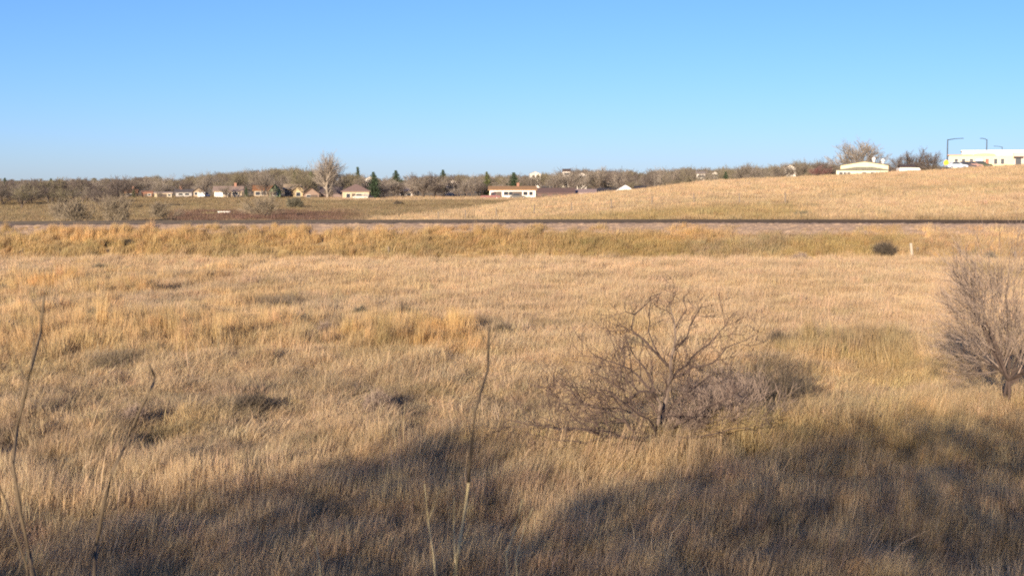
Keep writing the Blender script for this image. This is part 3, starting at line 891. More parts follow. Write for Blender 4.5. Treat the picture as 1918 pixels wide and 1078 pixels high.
YS = 7.5
sapling([(82, 556), (76, 622), (58, 690), (46, 742), (32, 800), (24, 870), (38, 960), (56, 1040), (66, 1090)], YS, .016, .0065, 'tall crooked bare sapling at the left edge, rising highest of the near stems', side=9)
sapling([(279, 682), (290, 706), (284, 728), (262, 768), (240, 822), (212, 880), (193, 950), (180, 1020), (176, 1090)], YS + .6, .016, .0062, 'thin leaning sapling with a hooked tip, second stem from the left', side=8)
sapling([(916, 612), (914, 690), (890, 770), (880, 868), (874, 935), (858, 1034), (850, 1090)], YS - .3, .015, .0055, 'single upright sapling in the middle of the foreground', side=8, cut=.71)
sapling([(-8, 895), (10, 935), (24, 985), (50, 1060)], YS + .3, .010, .004, 'short thin stem in the bottom left corner beside the tall sapling', 'weed_stalk', side=1)
sapling([(36, 905), (40, 960), (56, 1050)], YS + .2, .009, .004, 'short side stem hugging the tall left sapling', 'weed_stalk')
for px_pts, lb in [([(795, 905), (802, 975), (812, 1040)], 'short faint yellow stem left of the middle sapling'),
                   ([(851, 930), (850, 980), (852, 1040)], 'short yellow stem touching the foot of the middle sapling'),
                   ([(978, 935), (966, 985), (948, 1040)], 'yellow stem right of the middle sapling, the thicker of two'),
                   ([(998, 950), (982, 990), (966, 1045)], 'yellow stem at the right of the foreground pair, the thinner'),
                   ([(584, 1000), (592, 1022), (598, 1050)], 'tiny yellow stem tip at the bottom left of centre')]:
    sapling(px_pts, YS + .4, .0075, .0035, lb, 'weed_stalk', m_stalk_y, 'yellow stems at the bottom of the view', side=2)

# ------------------------------------------------------------------ fences and posts
m_post = mat('grey_post_wood', (0.16, 0.13, 0.105), .9, .3, 6.0)
m_whitepost = mat('pale_marker', (0.33, 0.28, 0.22), .8, .1, 6.0)
m_wire = mat('fence_wire', (0.2, 0.19, 0.18), .6, .1, 6.0, metal=.6)


def post(px, y0, y1, label, m_, wpx=4, dark=False, Y=None, name='fence_post', lean=0.0, group=None):
    g = on_ground(px, y1) if Y is None else Vector(((px - 959) / F * Y, Y, tz1((px - 959) / F * Y, Y)))
    h = P(px, y0, g.y).z - g.z
    w = wpx / F * g.y / 2
    mb = MB()
    mb.tube([(0, 0, -.3), (lean * h * .5, 0, h * .5), (lean * h, 0, h * .97), (lean * h, 0, h)], [w * 1.05, w, w * .95, w * .7], 8)
    o = mb.build(name, m_)
    o.location = g
    return tag(o, label, 'post', group)


post(1709, 455, 488, 'leaning pale post at the foot of the embankment by the tumbleweed', m_whitepost, 5.5, lean=-.12)
post(1718, 463, 478, 'short dark post just right of the leaning pale post', m_post, 5)
post(1901, 470, 490, 'dark post stub at the right end of the embankment foot', m_post, 5)
post(1607, 385, 408, 'grey fence post on the hill just behind the track', m_post, 5, Y=118)
post(728, 462, 482, 'thin dark stake on the embankment slope below the track', m_post, 2.5)
fe = empty('wire_fence', (0, 0, 0)); tag(fe, 'sparse wire fence of thin grey posts along the foot of the hill', 'fence')
mb = MB(); mb.tube([(0, 0, -.3), (0, 0, 1.2), (0, 0, 1.25)], [.06, .055, .03], 6)
pm = mb.mesh('post', m_post)
fpts = []
for px, Y in [(822, 150), (872, 147), (930, 145), (1000, 142), (1070, 140), (1145, 138), (1220, 135), (1300, 133), (1385, 130), (1470, 127)]:
    x = (px - 959) / F * Y; fpts.append(Vector((x, Y, tz1(x, Y)))); part('post', pm, fe, fpts[-1], (random.uniform(-.05, .05), random.uniform(-.06, .06), 0))
for hgt in (.45, .8, 1.12):
    mb = MB(); mb.tube([p + Vector((0, -.06, hgt)) for p in fpts], [.006] * len(fpts), 4); mb.build('wire', m_wire, fe)

# white trough in the far field
g = on_ground(420, 403, 100); s = F / g.y
m_white = mat('white_paint', (0.66, 0.64, 0.60), .6, .06, 3.0)
tr = empty('water_trough', g); tag(tr, 'small low white trough lying in the dark far field behind the track', 'trough')
L = 12 / s; mb = MB()
mb.poly_prism([(-L, .12), (-L * .9, .55), (L * .9, .55), (L, .12)], 'y', -.35, -.30); mb.poly_prism([(-L, .12), (-L * .9, .55), (L * .9, .55), (L, .12)], 'y', .30, .35)
mb.box(-L, L, -.30, .30, .12, .17); mb.box(-L * .97, -L * .90, -.298, .298, .172, .54); mb.box(L * .90, L * .97, -.298, .298, .172, .54)
mb.build('basin', m_white, tr)
for sx in (-1, 1):
    mb = MB(); mb.box(sx * L * .8 - .05, sx * L * .8 + .05, -.3, .3, -.1, .118); mb.build('leg', m_post, tr)

# ------------------------------------------------------------------ houses
m_glass = glass_mat()
m_trim = mat('house_trim', (0.52, 0.49, 0.43), .6, .05, 3.0)
m_dkdoor = mat('dark_door', (0.07, 0.05, 0.04), .6, .1, 3.0)
_mc = {}


def cm(c, kind='wall'):
    k = (c, kind)
    if k not in _mc: _mc[k] = mat(f'{kind}_paint' if kind == 'wall' else f'{kind}_shingle', c, .75 if kind == 'wall' else .9, .10 if kind == 'wall' else .3, 1.5 if kind == 'wall' else 4.0)
    return _mc[k]


def window(parent, x, z, w, h, y, trim=None):
    mb = MB(); t = .09
    for b in ((-w / 2 - t, w / 2 + t, -h / 2 - t, -h / 2), (-w / 2 - t, w / 2 + t, h / 2, h / 2 + t), (-w / 2 - t, -w / 2, -h / 2, h / 2), (w / 2, w / 2 + t, -h / 2, h / 2)):
        mb.box(b[0], b[1], -.06, .02, b[2], b[3])
    o = mb.build('window', trim or m_trim, parent); o.location = (x, y, z)
    mb = MB(); mb.box(-w / 2, w / 2, -.02, .01, -h / 2, h / 2)
    mb.build('pane', m_glass, o)
    return o


def door(parent, x, z0, w, h, y, m_, name='door', panels=0):
    mb = MB(); mb.box(-w / 2, w / 2, -.05, .01, 0, h)
    for k in range(panels):
        mb.box(-w / 2 + .04, w / 2 - .04, -.075, -.052, h * k / panels + .03, h * (k + 1) / panels - .03)
    o = mb.build(name, m_, parent); o.location = (x, y, z0)
    return o


def roof_mesh(w, d, h, rise, kind, ov=.45, th=.16):
    mb = MB()
    x, y = w / 2 + ov, d / 2 + ov
    if kind == 'side':
        e = h - rise * ov / (d / 2)
        mb.poly_prism([(-y, e), (0, h + rise), (y, e), (y, e + th), (0, h + rise + th), (-y, e + th)], 'x', -x, x)
    elif kind == 'front':
        e = h - rise * ov / (w / 2)
        mb.poly_prism([(-x, e), (0, h + rise), (x, e), (x, e + th), (0, h + rise + th), (-x, e + th)], 'y', -y, y)
    elif kind == 'hip':
        rx = max(x - y, .3)
        v = [(-x, -y, h), (x, -y, h), (x, y, h), (-x, y, h), (-x, -y, h + th), (x, -y, h + th), (x, y, h + th), (-x, y, h + th), (-rx, 0, h + rise + th), (rx, 0, h + rise + th)]
        n = len(mb.v); mb.v += v
        for q in ((3, 2, 1, 0), (0, 1, 5, 4), (1, 2, 6, 5), (2, 3, 7, 6), (3, 0, 4, 7), (4, 5, 9, 8), (5, 6, 9), (6, 7, 8, 9), (7, 4, 8)): mb.face(tuple(n + a for a in q))
    else:
        mb.box(-x, x, -y, y, h, h + th)
    return mb


def wall_mesh(w, d, h, rise, kind):
    mb = MB()
    if kind == 'front':
        mb.poly_prism([(-w / 2, -.6), (w / 2, -.6), (w / 2, h), (0, h + rise), (-w / 2, h)], 'y', -d / 2, d / 2)
    elif kind == 'side':
        mb.poly_prism([(-d / 2, -.6), (d / 2, -.6), (d / 2, h), (0, h + rise), (-d / 2, h)], 'x', -w / 2, w / 2)
    else:
        mb.box(-w / 2, w / 2, -d / 2, d / 2, -.6, h)
    return mb


def house(name, label, px0, px1, yr, ye, yb, Y, wallc, roofc, kind='side', d=8.0, feats=(), rz=None, cat='house', chimney=None, wing=None, group=None, ov=.45):
    pxm = (px0 + px1) / 2
    x = (pxm - 959) / F * Y
    zb = P(pxm, yb, Y).z
    gz = min(tz1(x, Y + d / 2), zb)
    if rz is None: rz = -math.atan2(x, Y) * .85
    e = empty(name, (x, Y + d / 2, gz), rz); tag(e, label, cat, group)
    w = (px1 - px0) / F * Y - 2 * ov
    h = P(pxm, ye, Y).z - gz; top = P(pxm, yr, Y).z - gz
    rise = max(top - h - .16, .25)
    wo = wall_mesh(w, d, h, rise, kind).build('wall', cm(wallc), e)
    ro = roof_mesh(w, d, h, rise, kind, ov).build('roof', cm(roofc, 'roof'), e)
    zoff = zb - gz
    for ft in feats:
        k, u, ww = ft[0], ft[1], ft[2]
        fx = -w / 2 + w * u
        if k == 'win': window(e, fx, zoff + ft[3] if len(ft) > 3 else zoff + (h - zoff) * .58, ww, min(1.1, (h - zoff) * .42), -d / 2 - .003)
        elif k == 'gar': door(e, fx, max(zoff, 0) + .02, ww, min(2.2, (h - zoff) * .8), -d / 2 - .003, ft[3] if len(ft) > 3 else m_trim, 'garage_door', 4)
        elif k == 'door': door(e, fx, max(zoff, 0) + .02, ww, min(2.05, (h - zoff) * .8), -d / 2 - .003, m_dkdoor)
    if chimney is not None:
        mb = MB(); mb.box(chimney * w - .35, chimney * w + .35, -.3, .3, h + rise * .5, h + rise + 1.1); mb.build('chimney', cm((.25, .13, .09)), ro)
    if wing:
        a0, a1, wr, we, wd, wc, rc, fts = wing
        ww = (a1 - a0) / F * Y - 2 * ov; wx = ((a0 + a1) / 2 - pxm) / F * Y
        wh = P(pxm, we, Y).z - gz; wrise = max(P(pxm, wr, Y).z - gz - wh - .16, .2)
        yo = -d / 2 - wd / 2 + .5
        q = wall_mesh(ww, wd, wh, wrise, 'front').build('wing_wall', cm(wc), e); q.location = (wx, yo, 0)
        q = roof_mesh(ww, wd, wh, wrise, 'front', ov).build('wing_roof', cm(rc, 'roof'), e); q.location = (wx, yo, 0)
        for ft in fts:
            if ft[0] == 'win': window(e, wx + ft[1] * ww, zoff + (wh - zoff) * .55, ft[2], 1.1, yo - wd / 2 - .003)
            else: door(e, wx + ft[1] * ww, max(zoff, 0) + .02, ft[2], 2.1, yo - wd / 2 - .003, m_trim, 'garage_door', 4)
    return e


TAN = (.26, .195, .13); CREAM = (.36, .30, .20); WHITE = (.66, .61, .53); BRN = (.16, .105, .075); DKB = (.09, .065, .055)
ORG = (.25, .12, .055); GRYR = (.12, .105, .10); PINKT = (.30, .22, .17); REDB = (.17, .09, .06)
house('brick_house', 'house with an orange-brown roof and brown walls at the left of the housing row', 226, 254, 355, 361, 369, 405, (.17, .115, .08), ORG, 'side', 8, [('win', .3, 1.2), ('win', .7, 1.2)], chimney=.2)
house('wooden_shed', 'small reddish brown shed left of the cream outbuilding', 263, 285, 357.5, 361.5, 369, 402, REDB, (.30, .15, .09), 'side', 4, [('door', .4, 1.0), ('win', .72, .8)], cat='shed', ov=.25)
house('cream_outbuilding', 'long low cream outbuilding with two dark openings', 286, 321, 359, 362, 370, 398, CREAM, (.36, .28, .22), 'side', 5, [('gar', .32, 1.6, m_dkdoor), ('gar', .58, 1.2, m_dkdoor), ('win', .85, .8)], cat='outbuilding', ov=.25)
house('grey_house', 'grey-walled house with a dark grey roof right of the cream outbuilding', 323, 358, 354.5, 360, 369, 412, (.30, .28, .27), GRYR, 'side', 8, [('win', .3, 1.3), ('win', .7, 1.3)], chimney=-.2)
house('gabled_house', 'narrow tan house with a steep dark front gable', 356, 380, 350, 358, 369, 404, TAN, DKB, 'front', 8, [('win', .3, 1.0), ('gar', .68, 1.6)])
house('ranch_house', 'wide ranch house with a pale tan roof and a white left half', 395, 452, 348.5, 358, 368.5, 402, (.42, .33, .23), PINKT, 'side', 9, [('gar', .16, 2.3, m_white), ('win', .4, 1.5), ('door', .55, .95), ('win', .75, 1.5)], chimney=.25)
house('orange_roof_house', 'tan house with an orange roof left of the green gable', 470, 512, 347, 356, 371, 408, TAN, ORG, 'side', 8, [('win', .2, 1.3), ('win', .5, 1.3)])
house('green_house', 'house with a bright green gable facing the field', 500, 526, 344, 357, 372, 396, (.15, .19, .10), (.12, .145, .075), 'front', 6, [('win', .5, 1.1), ('door', .25, .9)])
house('yellow_gable_house', 'house with a tan roof and a sunlit yellow gable wing', 528, 562, 344.5, 354, 373, 404, TAN, (.34, .26, .17), 'side', 8, [('win', .18, 1.3)], wing=(544, 569, 346, 356, 4, (.38, .29, .165), (.17, .125, .09), [('win', 0, 1.2), ('gar', .0, 2.2)][:1]))
house('brown_roof_house', 'low house with a dark brown gable roof right of the yellow gable', 564, 598, 352, 363, 373, 392, (.20, .14, .11), BRN, 'front', 8, [('win', .3, 1.1), ('gar', .66, 2.0, m_dkdoor)])
house('hipped_house', 'beige house with a brown hipped roof beside the big pale cottonwood', 636, 692, 345, 359, 377, 378, CREAM, (.20, .135, .115), 'hip', 9, [('win', .22, 1.0), ('win', .62, 1.4), ('door', .42, .95), ('win', .86, 1.0)])
house('long_dark_shed', 'long shed with a slanting dark roof behind the cottonwood trunk', 596, 652, 350, 362, 373, 396, (.17, .125, .115), (.11, .085, .08), 'side', 10, [('gar', .3, 2.2, m_dkdoor)], cat='shed')
house('white_far_house', 'white gabled house half hidden by the spruce top', 682, 704, 330, 335, 346, 640, WHITE, (.3, .27, .25), 'front', 7, [('win', .5, 1.2)])
house('white_wood_house', 'white house behind the thin trees between spruce and white ranch house', 830, 862, 336, 344, 373, 425, (.36, .32, .28), (.27, .23, .2), 'front', 8, [('win', .3, 1.2), ('win', .7, 1.2)])
house('pale_house', 'pale low house among the bare trees right of the spruce', 742, 776, 350, 358, 374, 440, (.42, .36, .32), (.3, .24, .21), 'side', 8, [('win', .3, 1.2), ('win', .7, 1.2)])
house('white_ranch_house', 'long white ranch house with a tan-orange roof at the hill edge', 914, 1006, 348.5, 355.5, 371.5, 398, WHITE, (.33, .195, .095), 'side', 9, [('win', .12, 1.0), ('gar', .20, 1.7, m_dkdoor), ('win', .36, 1.3), ('win', .47, 1.3), ('gar', .60, 2.8, m_dkdoor), ('win', .78, 1.2), ('win', .90, 1.0)], chimney=.12)
house('brown_stable', 'long dark brown low stable right of the white ranch house', 1004, 1078, 352, 361, 371, 425, (.12, .075, .065), (.13, .085, .075), 'side', 8, [('gar', .2, 1.8, m_dkdoor), ('gar', .5, 1.8, m_dkdoor), ('gar', .8, 1.8, m_dkdoor)], cat='stable')
house('pinkish_house', 'low house with a dusty pink roof between the stable and the white gable', 1078, 1120, 354, 361, 372, 430, (.38, .30, .27), (.30, .22, .20), 'side', 8, [('win', .3, 1.2), ('win', .7, 1.2)])
house('dark_roof_house', 'dark-roofed house left of the white gable', 1119, 1146, 352, 359, 372, 412, DKB, (.05, .045, .05), 'side', 8, [('win', .5, 1.2)])
house('white_gable_house', 'white gable end poking above the hill crest', 1153, 1193, 346.5, 357.5, 371, 385, (.70, .68, .66), (.68, .66, .64), 'front', 9, [('win', .5, 1.2)])
house('black_roof_house', 'black-roofed house right of the white gable', 1189, 1213, 348, 355, 372, 402, DKB, (.045, .04, .045), 'side', 8, [('win', .5, 1.2)])
for i, (a, b, r_, e_, g_, Y, lb) in enumerate([
        (991, 1014, 321, 326, 336, 690, 'tiny white house high in the far trees above the white ranch house'),
        (1053, 1069, 316, 321, 332, 720, 'tiny dark-roofed white house in the far trees, with a white gable'),
        (1080, 1100, 323, 328, 338, 640, 'tiny white house in the far trees left of the white gable'),
        (1304, 1322, 321, 326, 336, 560, 'tiny pale house in the far trees where the hill crest meets the horizon'),
        (1334, 1346, 321, 325, 334, 540, 'tiny white shed right of the pale house at the crest'),
        (1396, 1418, 316, 321, 332, 470, 'grey-white low house behind the crest left of the lone white gable')]):
    house('distant_house', lb, a, b, r_, e_, g_, Y, (.48, .44, .39), (.27, .23, .2) if i != 1 else DKB, 'side' if i % 2 else 'front', 7, [('win', .35, 1.3), ('win', .7, 1.3)], group='tiny houses in the far trees', ov=.2)
house('lone_white_house', 'white gabled house behind the crest with trees either side', 1470, 1494, 308, 315, 327, 390, (.55, .50, .43), (.3, .26, .22), 'front', 7, [('win', .35, 1.0), ('door', .65, .9)], ov=.2)

# cream barn with a low roof
m_barn = cm((.56, .49, .32)); m_dkroof = cm((.10, .10, .095), 'roof')
Y = 300.0; s = F / Y
x = (1630 - 959) / F * Y; gz = tz1(x, Y + 6)
bn = empty('barn', (x, Y + 6, gz), -math.atan2(x, Y)); tag(bn, 'wide cream barn with a shallow dark-edged gable on the hill crest', 'barn')
hw = 51 / s; zt = P(1630, 301, Y).z - gz; zs = P(1630, 310, Y).z - gz; zl = P(1630, 317.5, Y).z - gz; zb = P(1630, 320, Y).z - gz
mb = MB(); mb.poly_prism([(-hw * .85, zl), (hw * .85, zl - .05), (hw * .85, zs + .1), (0, zt - .15), (-hw * .85, zs + .1)], 'y', -5, 5); mb.build('upper_wall', m_barn, bn)
mb = MB(); mb.poly_prism([(-hw * .92, zs), (0, zt - .12), (hw * .92, zs), (hw * .92, zs + .16), (0, zt + .06), (-hw * .92, zs + .16)], 'y', -5.4, 5.4); mb.build('roof', m_dkroof, bn)
mb = MB(); mb.poly_prism([(-hw * .9, zl - .15), (hw * .9, zl - .15), (hw * .85, zl + .0), (hw * .3, zl + .55), (-hw * .3, zl + .55), (-hw * .85, zl + .1)], 'y', -6.6, -5.05); mb.build('canopy', cm((.13, .125, .10), 'roof'), bn)
mb = MB(); mb.box(-hw, hw * .85, -6.2, 5, -.8, zl - .16); lw = mb.build('lower_wall', cm((.52, .46, .35)), bn)
for u in (-.82, -.68, -.56, .0, .3, .6):
    window(bn, u * hw, (zl - .16) - .75, .8, .7, -6.203)
for u in (.33, .66):
    mb = MB(); q = Vector((u * hw, 2.0, zt + (zs - zt) * u + .2))
    mb.tube([q + Vector((0, 0, -.4)), q + Vector((0, 0, .35)), q + Vector((0, 0, .5)), q + Vector((0, 0, .75)), q + Vector((0, 0, .95)), q + Vector((0, 0, 1.05))], [.25, .25, .42, .42, .25, .06], 12); mb.build('roof_vent', m_white, bn)
# white trailer
def trailer():
    Y = 290.0; s = F / Y; x = (1699 - 959) / F * Y; gz = tz1(x, Y)
    e = empty('box_trailer', (x, Y, gz)); tag(e, 'long low white trailer parked right of the cream barn', 'trailer')
    hw = 20 / s; zt = P(1699, 314.5, Y).z - gz; zb = max(.45, zt - 2.2)
    mb = MB(); mb.poly_prism([(-hw, zb), (hw * .97, zb), (hw, zb + .4), (hw * .95, zt - .2), (hw * .85, zt), (-hw * .96, zt), (-hw, zt - .15)], 'y', -1.1, 1.1); mb.build('body', m_white, e)
    for sx in (-.25, .05):
        for sy in (-1, 1):
            mb = MB(); c = Vector((sx * hw, sy * .95, .35)); mb.tube([c - Vector((0, .1, 0)), c + Vector((0, .1, 0))], [.35, .35], 14); mb.build('wheel', m_dkdoor, e)
    mb = MB(); mb.tube([(hw, 0, .5), (hw + .9, 0, .45)], [.05, .05], 6); mb.build('drawbar', m_dkdoor, e)
trailer()
house('crest_dark_house', 'grey house with a dark roof behind the white trailer', 1690, 1720, 307.5, 313, 322, 330, (.25, .2, .18), DKB, 'side', 8, [('win', .3, 1.0), ('win', .7, 1.0)])

# cream commercial building
Y = 330.0; s = F / Y
xc = (1835 - 959) / F * Y; gz = tz1(xc, Y + 8)
cb = empty('commercial_building', (xc, Y, gz), -math.atan2(xc, Y) * .95); tag(cb, 'long cream flat-roofed commercial building at the top right of the hill', 'building')
def X(px): return (px - 1835) / s
def Z(py): return P(1835, py, Y).z - gz
m_cream = cm((.60, .50, .30))
mb = MB(); mb.box(X(1777), X(1891), 0, 12, -1.5, Z(291)); mb.build('wall', m_cream, cb)
mb = MB(); mb.box(X(1774), X(1820), -.25, 12.2, Z(291) + .004, Z(289.4)); mb.build('parapet', cm((.42, .24, .15)), cb)
mb = MB(); mb.poly_prism([(X(1820) + .003, Z(291) + .004), (X(1860), Z(291) + .004), (X(1858), Z(288.2)), (X(1840), Z(286.6)), (X(1822), Z(288.2))], 'y', -.3, .6); mb.build('entrance_gable', cm((.60, .33, .22)), cb)
mb = MB(); mb.box(X(1800), X(1950), 3, 20, Z(291) + .006, Z(282)); mb.build('upper_storey', cm((.64, .57, .43)), cb)
mb = MB(); mb.box(X(1798), X(1952), 2.8, 20.2, Z(282) + .003, Z(281)); mb.build('roof', cm((.74, .70, .64)), cb)
mb = MB(); mb.box(X(1891) + .003, X(1960), .8, 12, -1.5, Z(286.5)); mb.build('side_wing', cm((.46, .36, .31)), cb)
mb = MB(); mb.box(X(1891) + .004, X(1909), -.4, .79, Z(295), Z(293)); mb.build('awning', m_dkdoor, cb)
for px in (1790, 1803, 1817, 1845, 1860, 1872):
    window(cb, X(px), (Z(300) + Z(308)) / 2 + .2, .75, 1.25, -.004)
for px in (1900, 1917): window(cb, X(px), Z(303), 1.3, 1.6, .796)
mb = MB(); mb.box(X(1825), X(1837), -.12, -.004, Z(304), Z(298.5)); mb.build('sign_panel', cm((.55, .58, .66)), cb)
mb = MB(); mb.box(X(1843), X(1847), -.9, -.3, .0, Z(299)); mb.build('red_banner', cm((.42, .12, .08)), cb)


# street lamps
m_pole = mat('dark_pole', (.035, .04, .05), .5, .1, 3.0, metal=.4)
def lamp(px, yt, Y, arm, label, w=.13):
    x = (px - 959) / F * Y; gz = tz1(x, Y)
    e = empty('street_lamp', (x, Y, gz)); tag(e, label, 'street lamp', 'street lamps on the hill')
    h = P(px, yt, Y).z - gz
    mb = MB(); mb.tube([(0, 0, -.2), (0, 0, .4), (0, 0, .42), (0, 0, h)], [w * 1.7, w * 1.6, w, w * .7], 10); mb.build('pole', m_pole, e)
    mb = MB(); mb.tube([(0, 0, h - .15), (arm * .5, 0, h + .12), (arm, 0, h + .22)], [w * .6, w * .5, w * .4], 8); mb.build('arm', m_pole, e)
    mb = MB(); sg = 1 if arm > 0 else -1
    mb.poly_prism([(arm - .1 * sg, h + .16), (arm + .7 * sg, h + .16), (arm + .6 * sg, h + .32), (arm - .05 * sg, h + .30)], 'y', -.15, .15); mb.build('lamp_head', m_pole, e)
lamp(1771, 261, 345, 3.2, 'tall dark street lamp left of the cream commercial building, arm to the right', .17)
lamp(1844, 261, 352, -1.0, 'tall dark street lamp rising behind the middle of the commercial building', .16)
lamp(1873, 275, 480, -2.2, 'farther faint street lamp right of the lamp behind the building', .14)
# yellow warning sign
Y = 318.0; x = (1769 - 959) / F * Y; gz = tz1(x, Y); zc_ = P(1769, 305, Y).z - gz
e = empty('warning_sign', (x, Y, gz)); tag(e, 'yellow-orange round sign on a post at the left end of the commercial building', 'sign')
mb = MB(); mb.tube([(0, 0, -.3), (0, 0, zc_ + .4)], [.05, .05], 8); mb.build('post', m_pole, e)
mb = MB(); rr = 4.6 / F * Y
mb.poly_prism([(rr * math.cos(t), zc_ + rr * 1.15 * math.sin(t)) for t in np.linspace(0, 2 * math.pi, 24, endpoint=False)], 'y', -.10, -.055); mb.build('sign_plate', mat('sign_yellow', (.75, .40, .03), .5, .05, 2.0), e)

# ------------------------------------------------------------------ vehicles
m_tyre = mat('tyre_rubber', (.02, .02, .02), .9, .1, 4.0)
m_rim = mat('wheel_rim', (.45, .45, .46), .4, .05, 4.0, metal=.7)


def car(px, py, Y, c, label, name='parked_car', rz=0.0, L=4.5, H=1.5, truck=False):
    x = (px - 959) / F * Y; gz = tz1(x, Y)
    zz = P(px, py, Y).z
    e = empty(name, (x, Y, max(gz, zz) if abs(zz - gz) < .8 else gz), rz); tag(e, label, 'pickup truck' if truck else 'car')
    mp = mat('car_paint', c, .35, .03, 1.0, spec=.5)
    l = L / 2; w = .88
    mb = MB()
    if truck: prof = [(-l, .45), (-l, .95), (-l * .1, 1.0), (-.02, 1.0), (l * .55, 1.02), (l * .97, .92), (l, .75), (l, .42), (l * .8, .32), (-l * .85, .32)]
    else: prof = [(-l, .42), (-l * .98, .85), (-l * .72, .95), (l * .45, .95), (l * .93, .80), (l, .62), (l * .98, .38), (l * .8, .30), (-l * .85, .30)]
    mb.poly_prism(prof, 'y', -w, w); body = mb.build('body', mp, e)
    cab = [(-.05, 1.003), (.12, H + .1), (l * .40, H + .1), (l * .60, 1.023)] if truck else [(-l * .74, .953), (-l * .50, H), (l * .12, H), (l * .45, .953)]
    mb = MB(); mb.poly_prism(cab, 'y', -w * .86, w * .86); mb.build('cabin', mp, e)
    g = [(p * .86 + (cab[0][0] + cab[3][0]) / 2 * .14, 1.02 + (q - .953) * .80) for p, q in cab]
    for sy in (-1, 1):
        mb = MB(); mb.poly_prism(g, 'y', sy * w * .862, sy * w * .872); mb.build('side_window', m_glass, e)
    for sx in (-.62, .64):
        for sy in (-1, 1):
            mb = MB(); c0 = Vector((sx * l, sy * (w - .1), .32)); mb.tube([c0 - Vector((0, .11, 0)), c0 + Vector((0, .11, 0))], [.32, .32], 14); q = mb.build('wheel', m_tyre, e)
            mb = MB(); c1 = c0 + Vector((0, sy * .113, 0)); mb.tube([c1, c1 + Vector((0, sy * .02, 0))], [.19, .19], 12); mb.build('rim', m_rim, q)
    return e


car(385, 370, 392, (.6, .6, .6), 'white car parked in front of the steep gabled house', rz=1.45, L=4.2)
car(676, 378, 372, (.36, .32, .25), 'pale beige car at the right corner of the hipped beige house', L=4.2)
car(690, 377, 374, (.30, .27, .23), 'tan car between the hipped house and the dark spruce', rz=1.3)
car(919, 374, 390, (.13, .02, .018), 'dark red pickup truck at the left corner of the white ranch house', 'pickup_truck', truck=True, L=5.4, H=1.75)
car(970, 373, 388, (.04, .035, .03), 'dark car in front of the long white ranch house')
car(1789, 316, 312, (.50, .58, .68), 'light blue car at the left front of the commercial building')
car(1806, 316, 318, (.06, .05, .06), 'dark car right of the light blue car', H=1.6)
car(1818, 315, 320, (.30, .18, .15), 'brown car in the middle of the commercial building front')
car(1835, 314, 321, (.05, .06, .04), 'dark green car under the pale sign panel')

# ------------------------------------------------------------------ trees
def leaf_mat(name, c):
    return mat(name, c, .85, .4, .8)


m_tw = [mat('far_twigs', (0.148, 0.126, 0.102), .95, .25, .6), mat('far_twigs_olive', (0.145, 0.126, 0.082), .95, .25, .6), mat('far_twigs_brown', (0.10, 0.081, 0.071), .95, .25, .6), mat('far_twigs_pale', (0.20, 0.17, 0.14), .95, .25, .6)]
m_trunkfar = mat('far_trunk', (0.11, 0.085, 0.068), .95, .25, 1.0)
m_palewood = mat('cottonwood_bark', (0.27, 0.225, 0.18), .95, .2, 1.0)
m_needle = leaf_mat('dark_needles', (0.035, 0.055, 0.028)); m_needle2 = leaf_mat('olive_needles', (0.075, 0.085, 0.03))
m_maroontw = mat('maroon_twigs', (.15, .07, .065), .95, .25, .6)


def bare_tree_meshes(seed, H, spread, trunk_h, twig, rmin=.022, limbs=6, nb=(5, 5, 4), ang=(18, 48), levels=3, wood=2, trop=.06, r0=None, lim_ang=(20, 55)):
    rn = random.Random(seed); A = MB(); Bm = MB()
    r0 = r0 or H * .022
    top = Vector((rn.uniform(-.2, .2), rn.uniform(-.2, .2), trunk_h))
    A.tube([(0, 0, -.3), (0, 0, trunk_h * .4), top], [r0 * 1.3, r0, r0 * .85], 7, cap=False)
    o = dict(segs=[4, 3, 3, 2], taper=.5, wiggle=.30, trop=(0, 0, 1), tropw=trop, rmin=rmin, levels=levels, wood=wood, nb=list(nb), ang=ang, lr=(.45, .72), rr=(.45, .7))
    o['from'] = [.2, .15, .2]
    Lm = (H - trunk_h)
    for k in range(limbs):
        t = 2 * math.pi * (k + rn.uniform(-.3, .3)) / limbs; el = R(90 - rn.uniform(*lim_ang)) if k else R(86)
        d = Vector((math.cos(t) * math.cos(el) * spread, math.sin(t) * math.cos(el) * spread, math.sin(el))).normalized()
        grow([A, Bm], top - Vector((0, 0, rn.uniform(0, .25) * trunk_h)), d, Lm * rn.uniform(.42, .58), r0 * .6, 0, rn, o)
    return A, Bm


def finish(A, Bm, n1, n2):
    """scale so the highest point is at 1.0 and the widest radius is known"""
    zt = max(v[2] for v in Bm.v)
    return zt


VAR = []
for k in range(8):
    H = 10.0
    form = [(1.3, 2.2), (1.0, 2.4), (1.5, 1.8), (.8, 2.5), (1.2, 2.0), (1.6, 2.2), (.9, 1.6), (1.3, 1.5)][k]
    A, Bm = bare_tree_meshes(300 + k, H, form[0], form[1], None)
    zt = max(v[2] for v in Bm.v); f = H / zt
    for M in (A, Bm): M.v = [(v[0] * f, v[1] * f, v[2] * f) for v in M.v]
    VAR.append((A.mesh('trunk', m_trunkfar), [Bm.mesh('crown', m) for m in m_tw]))


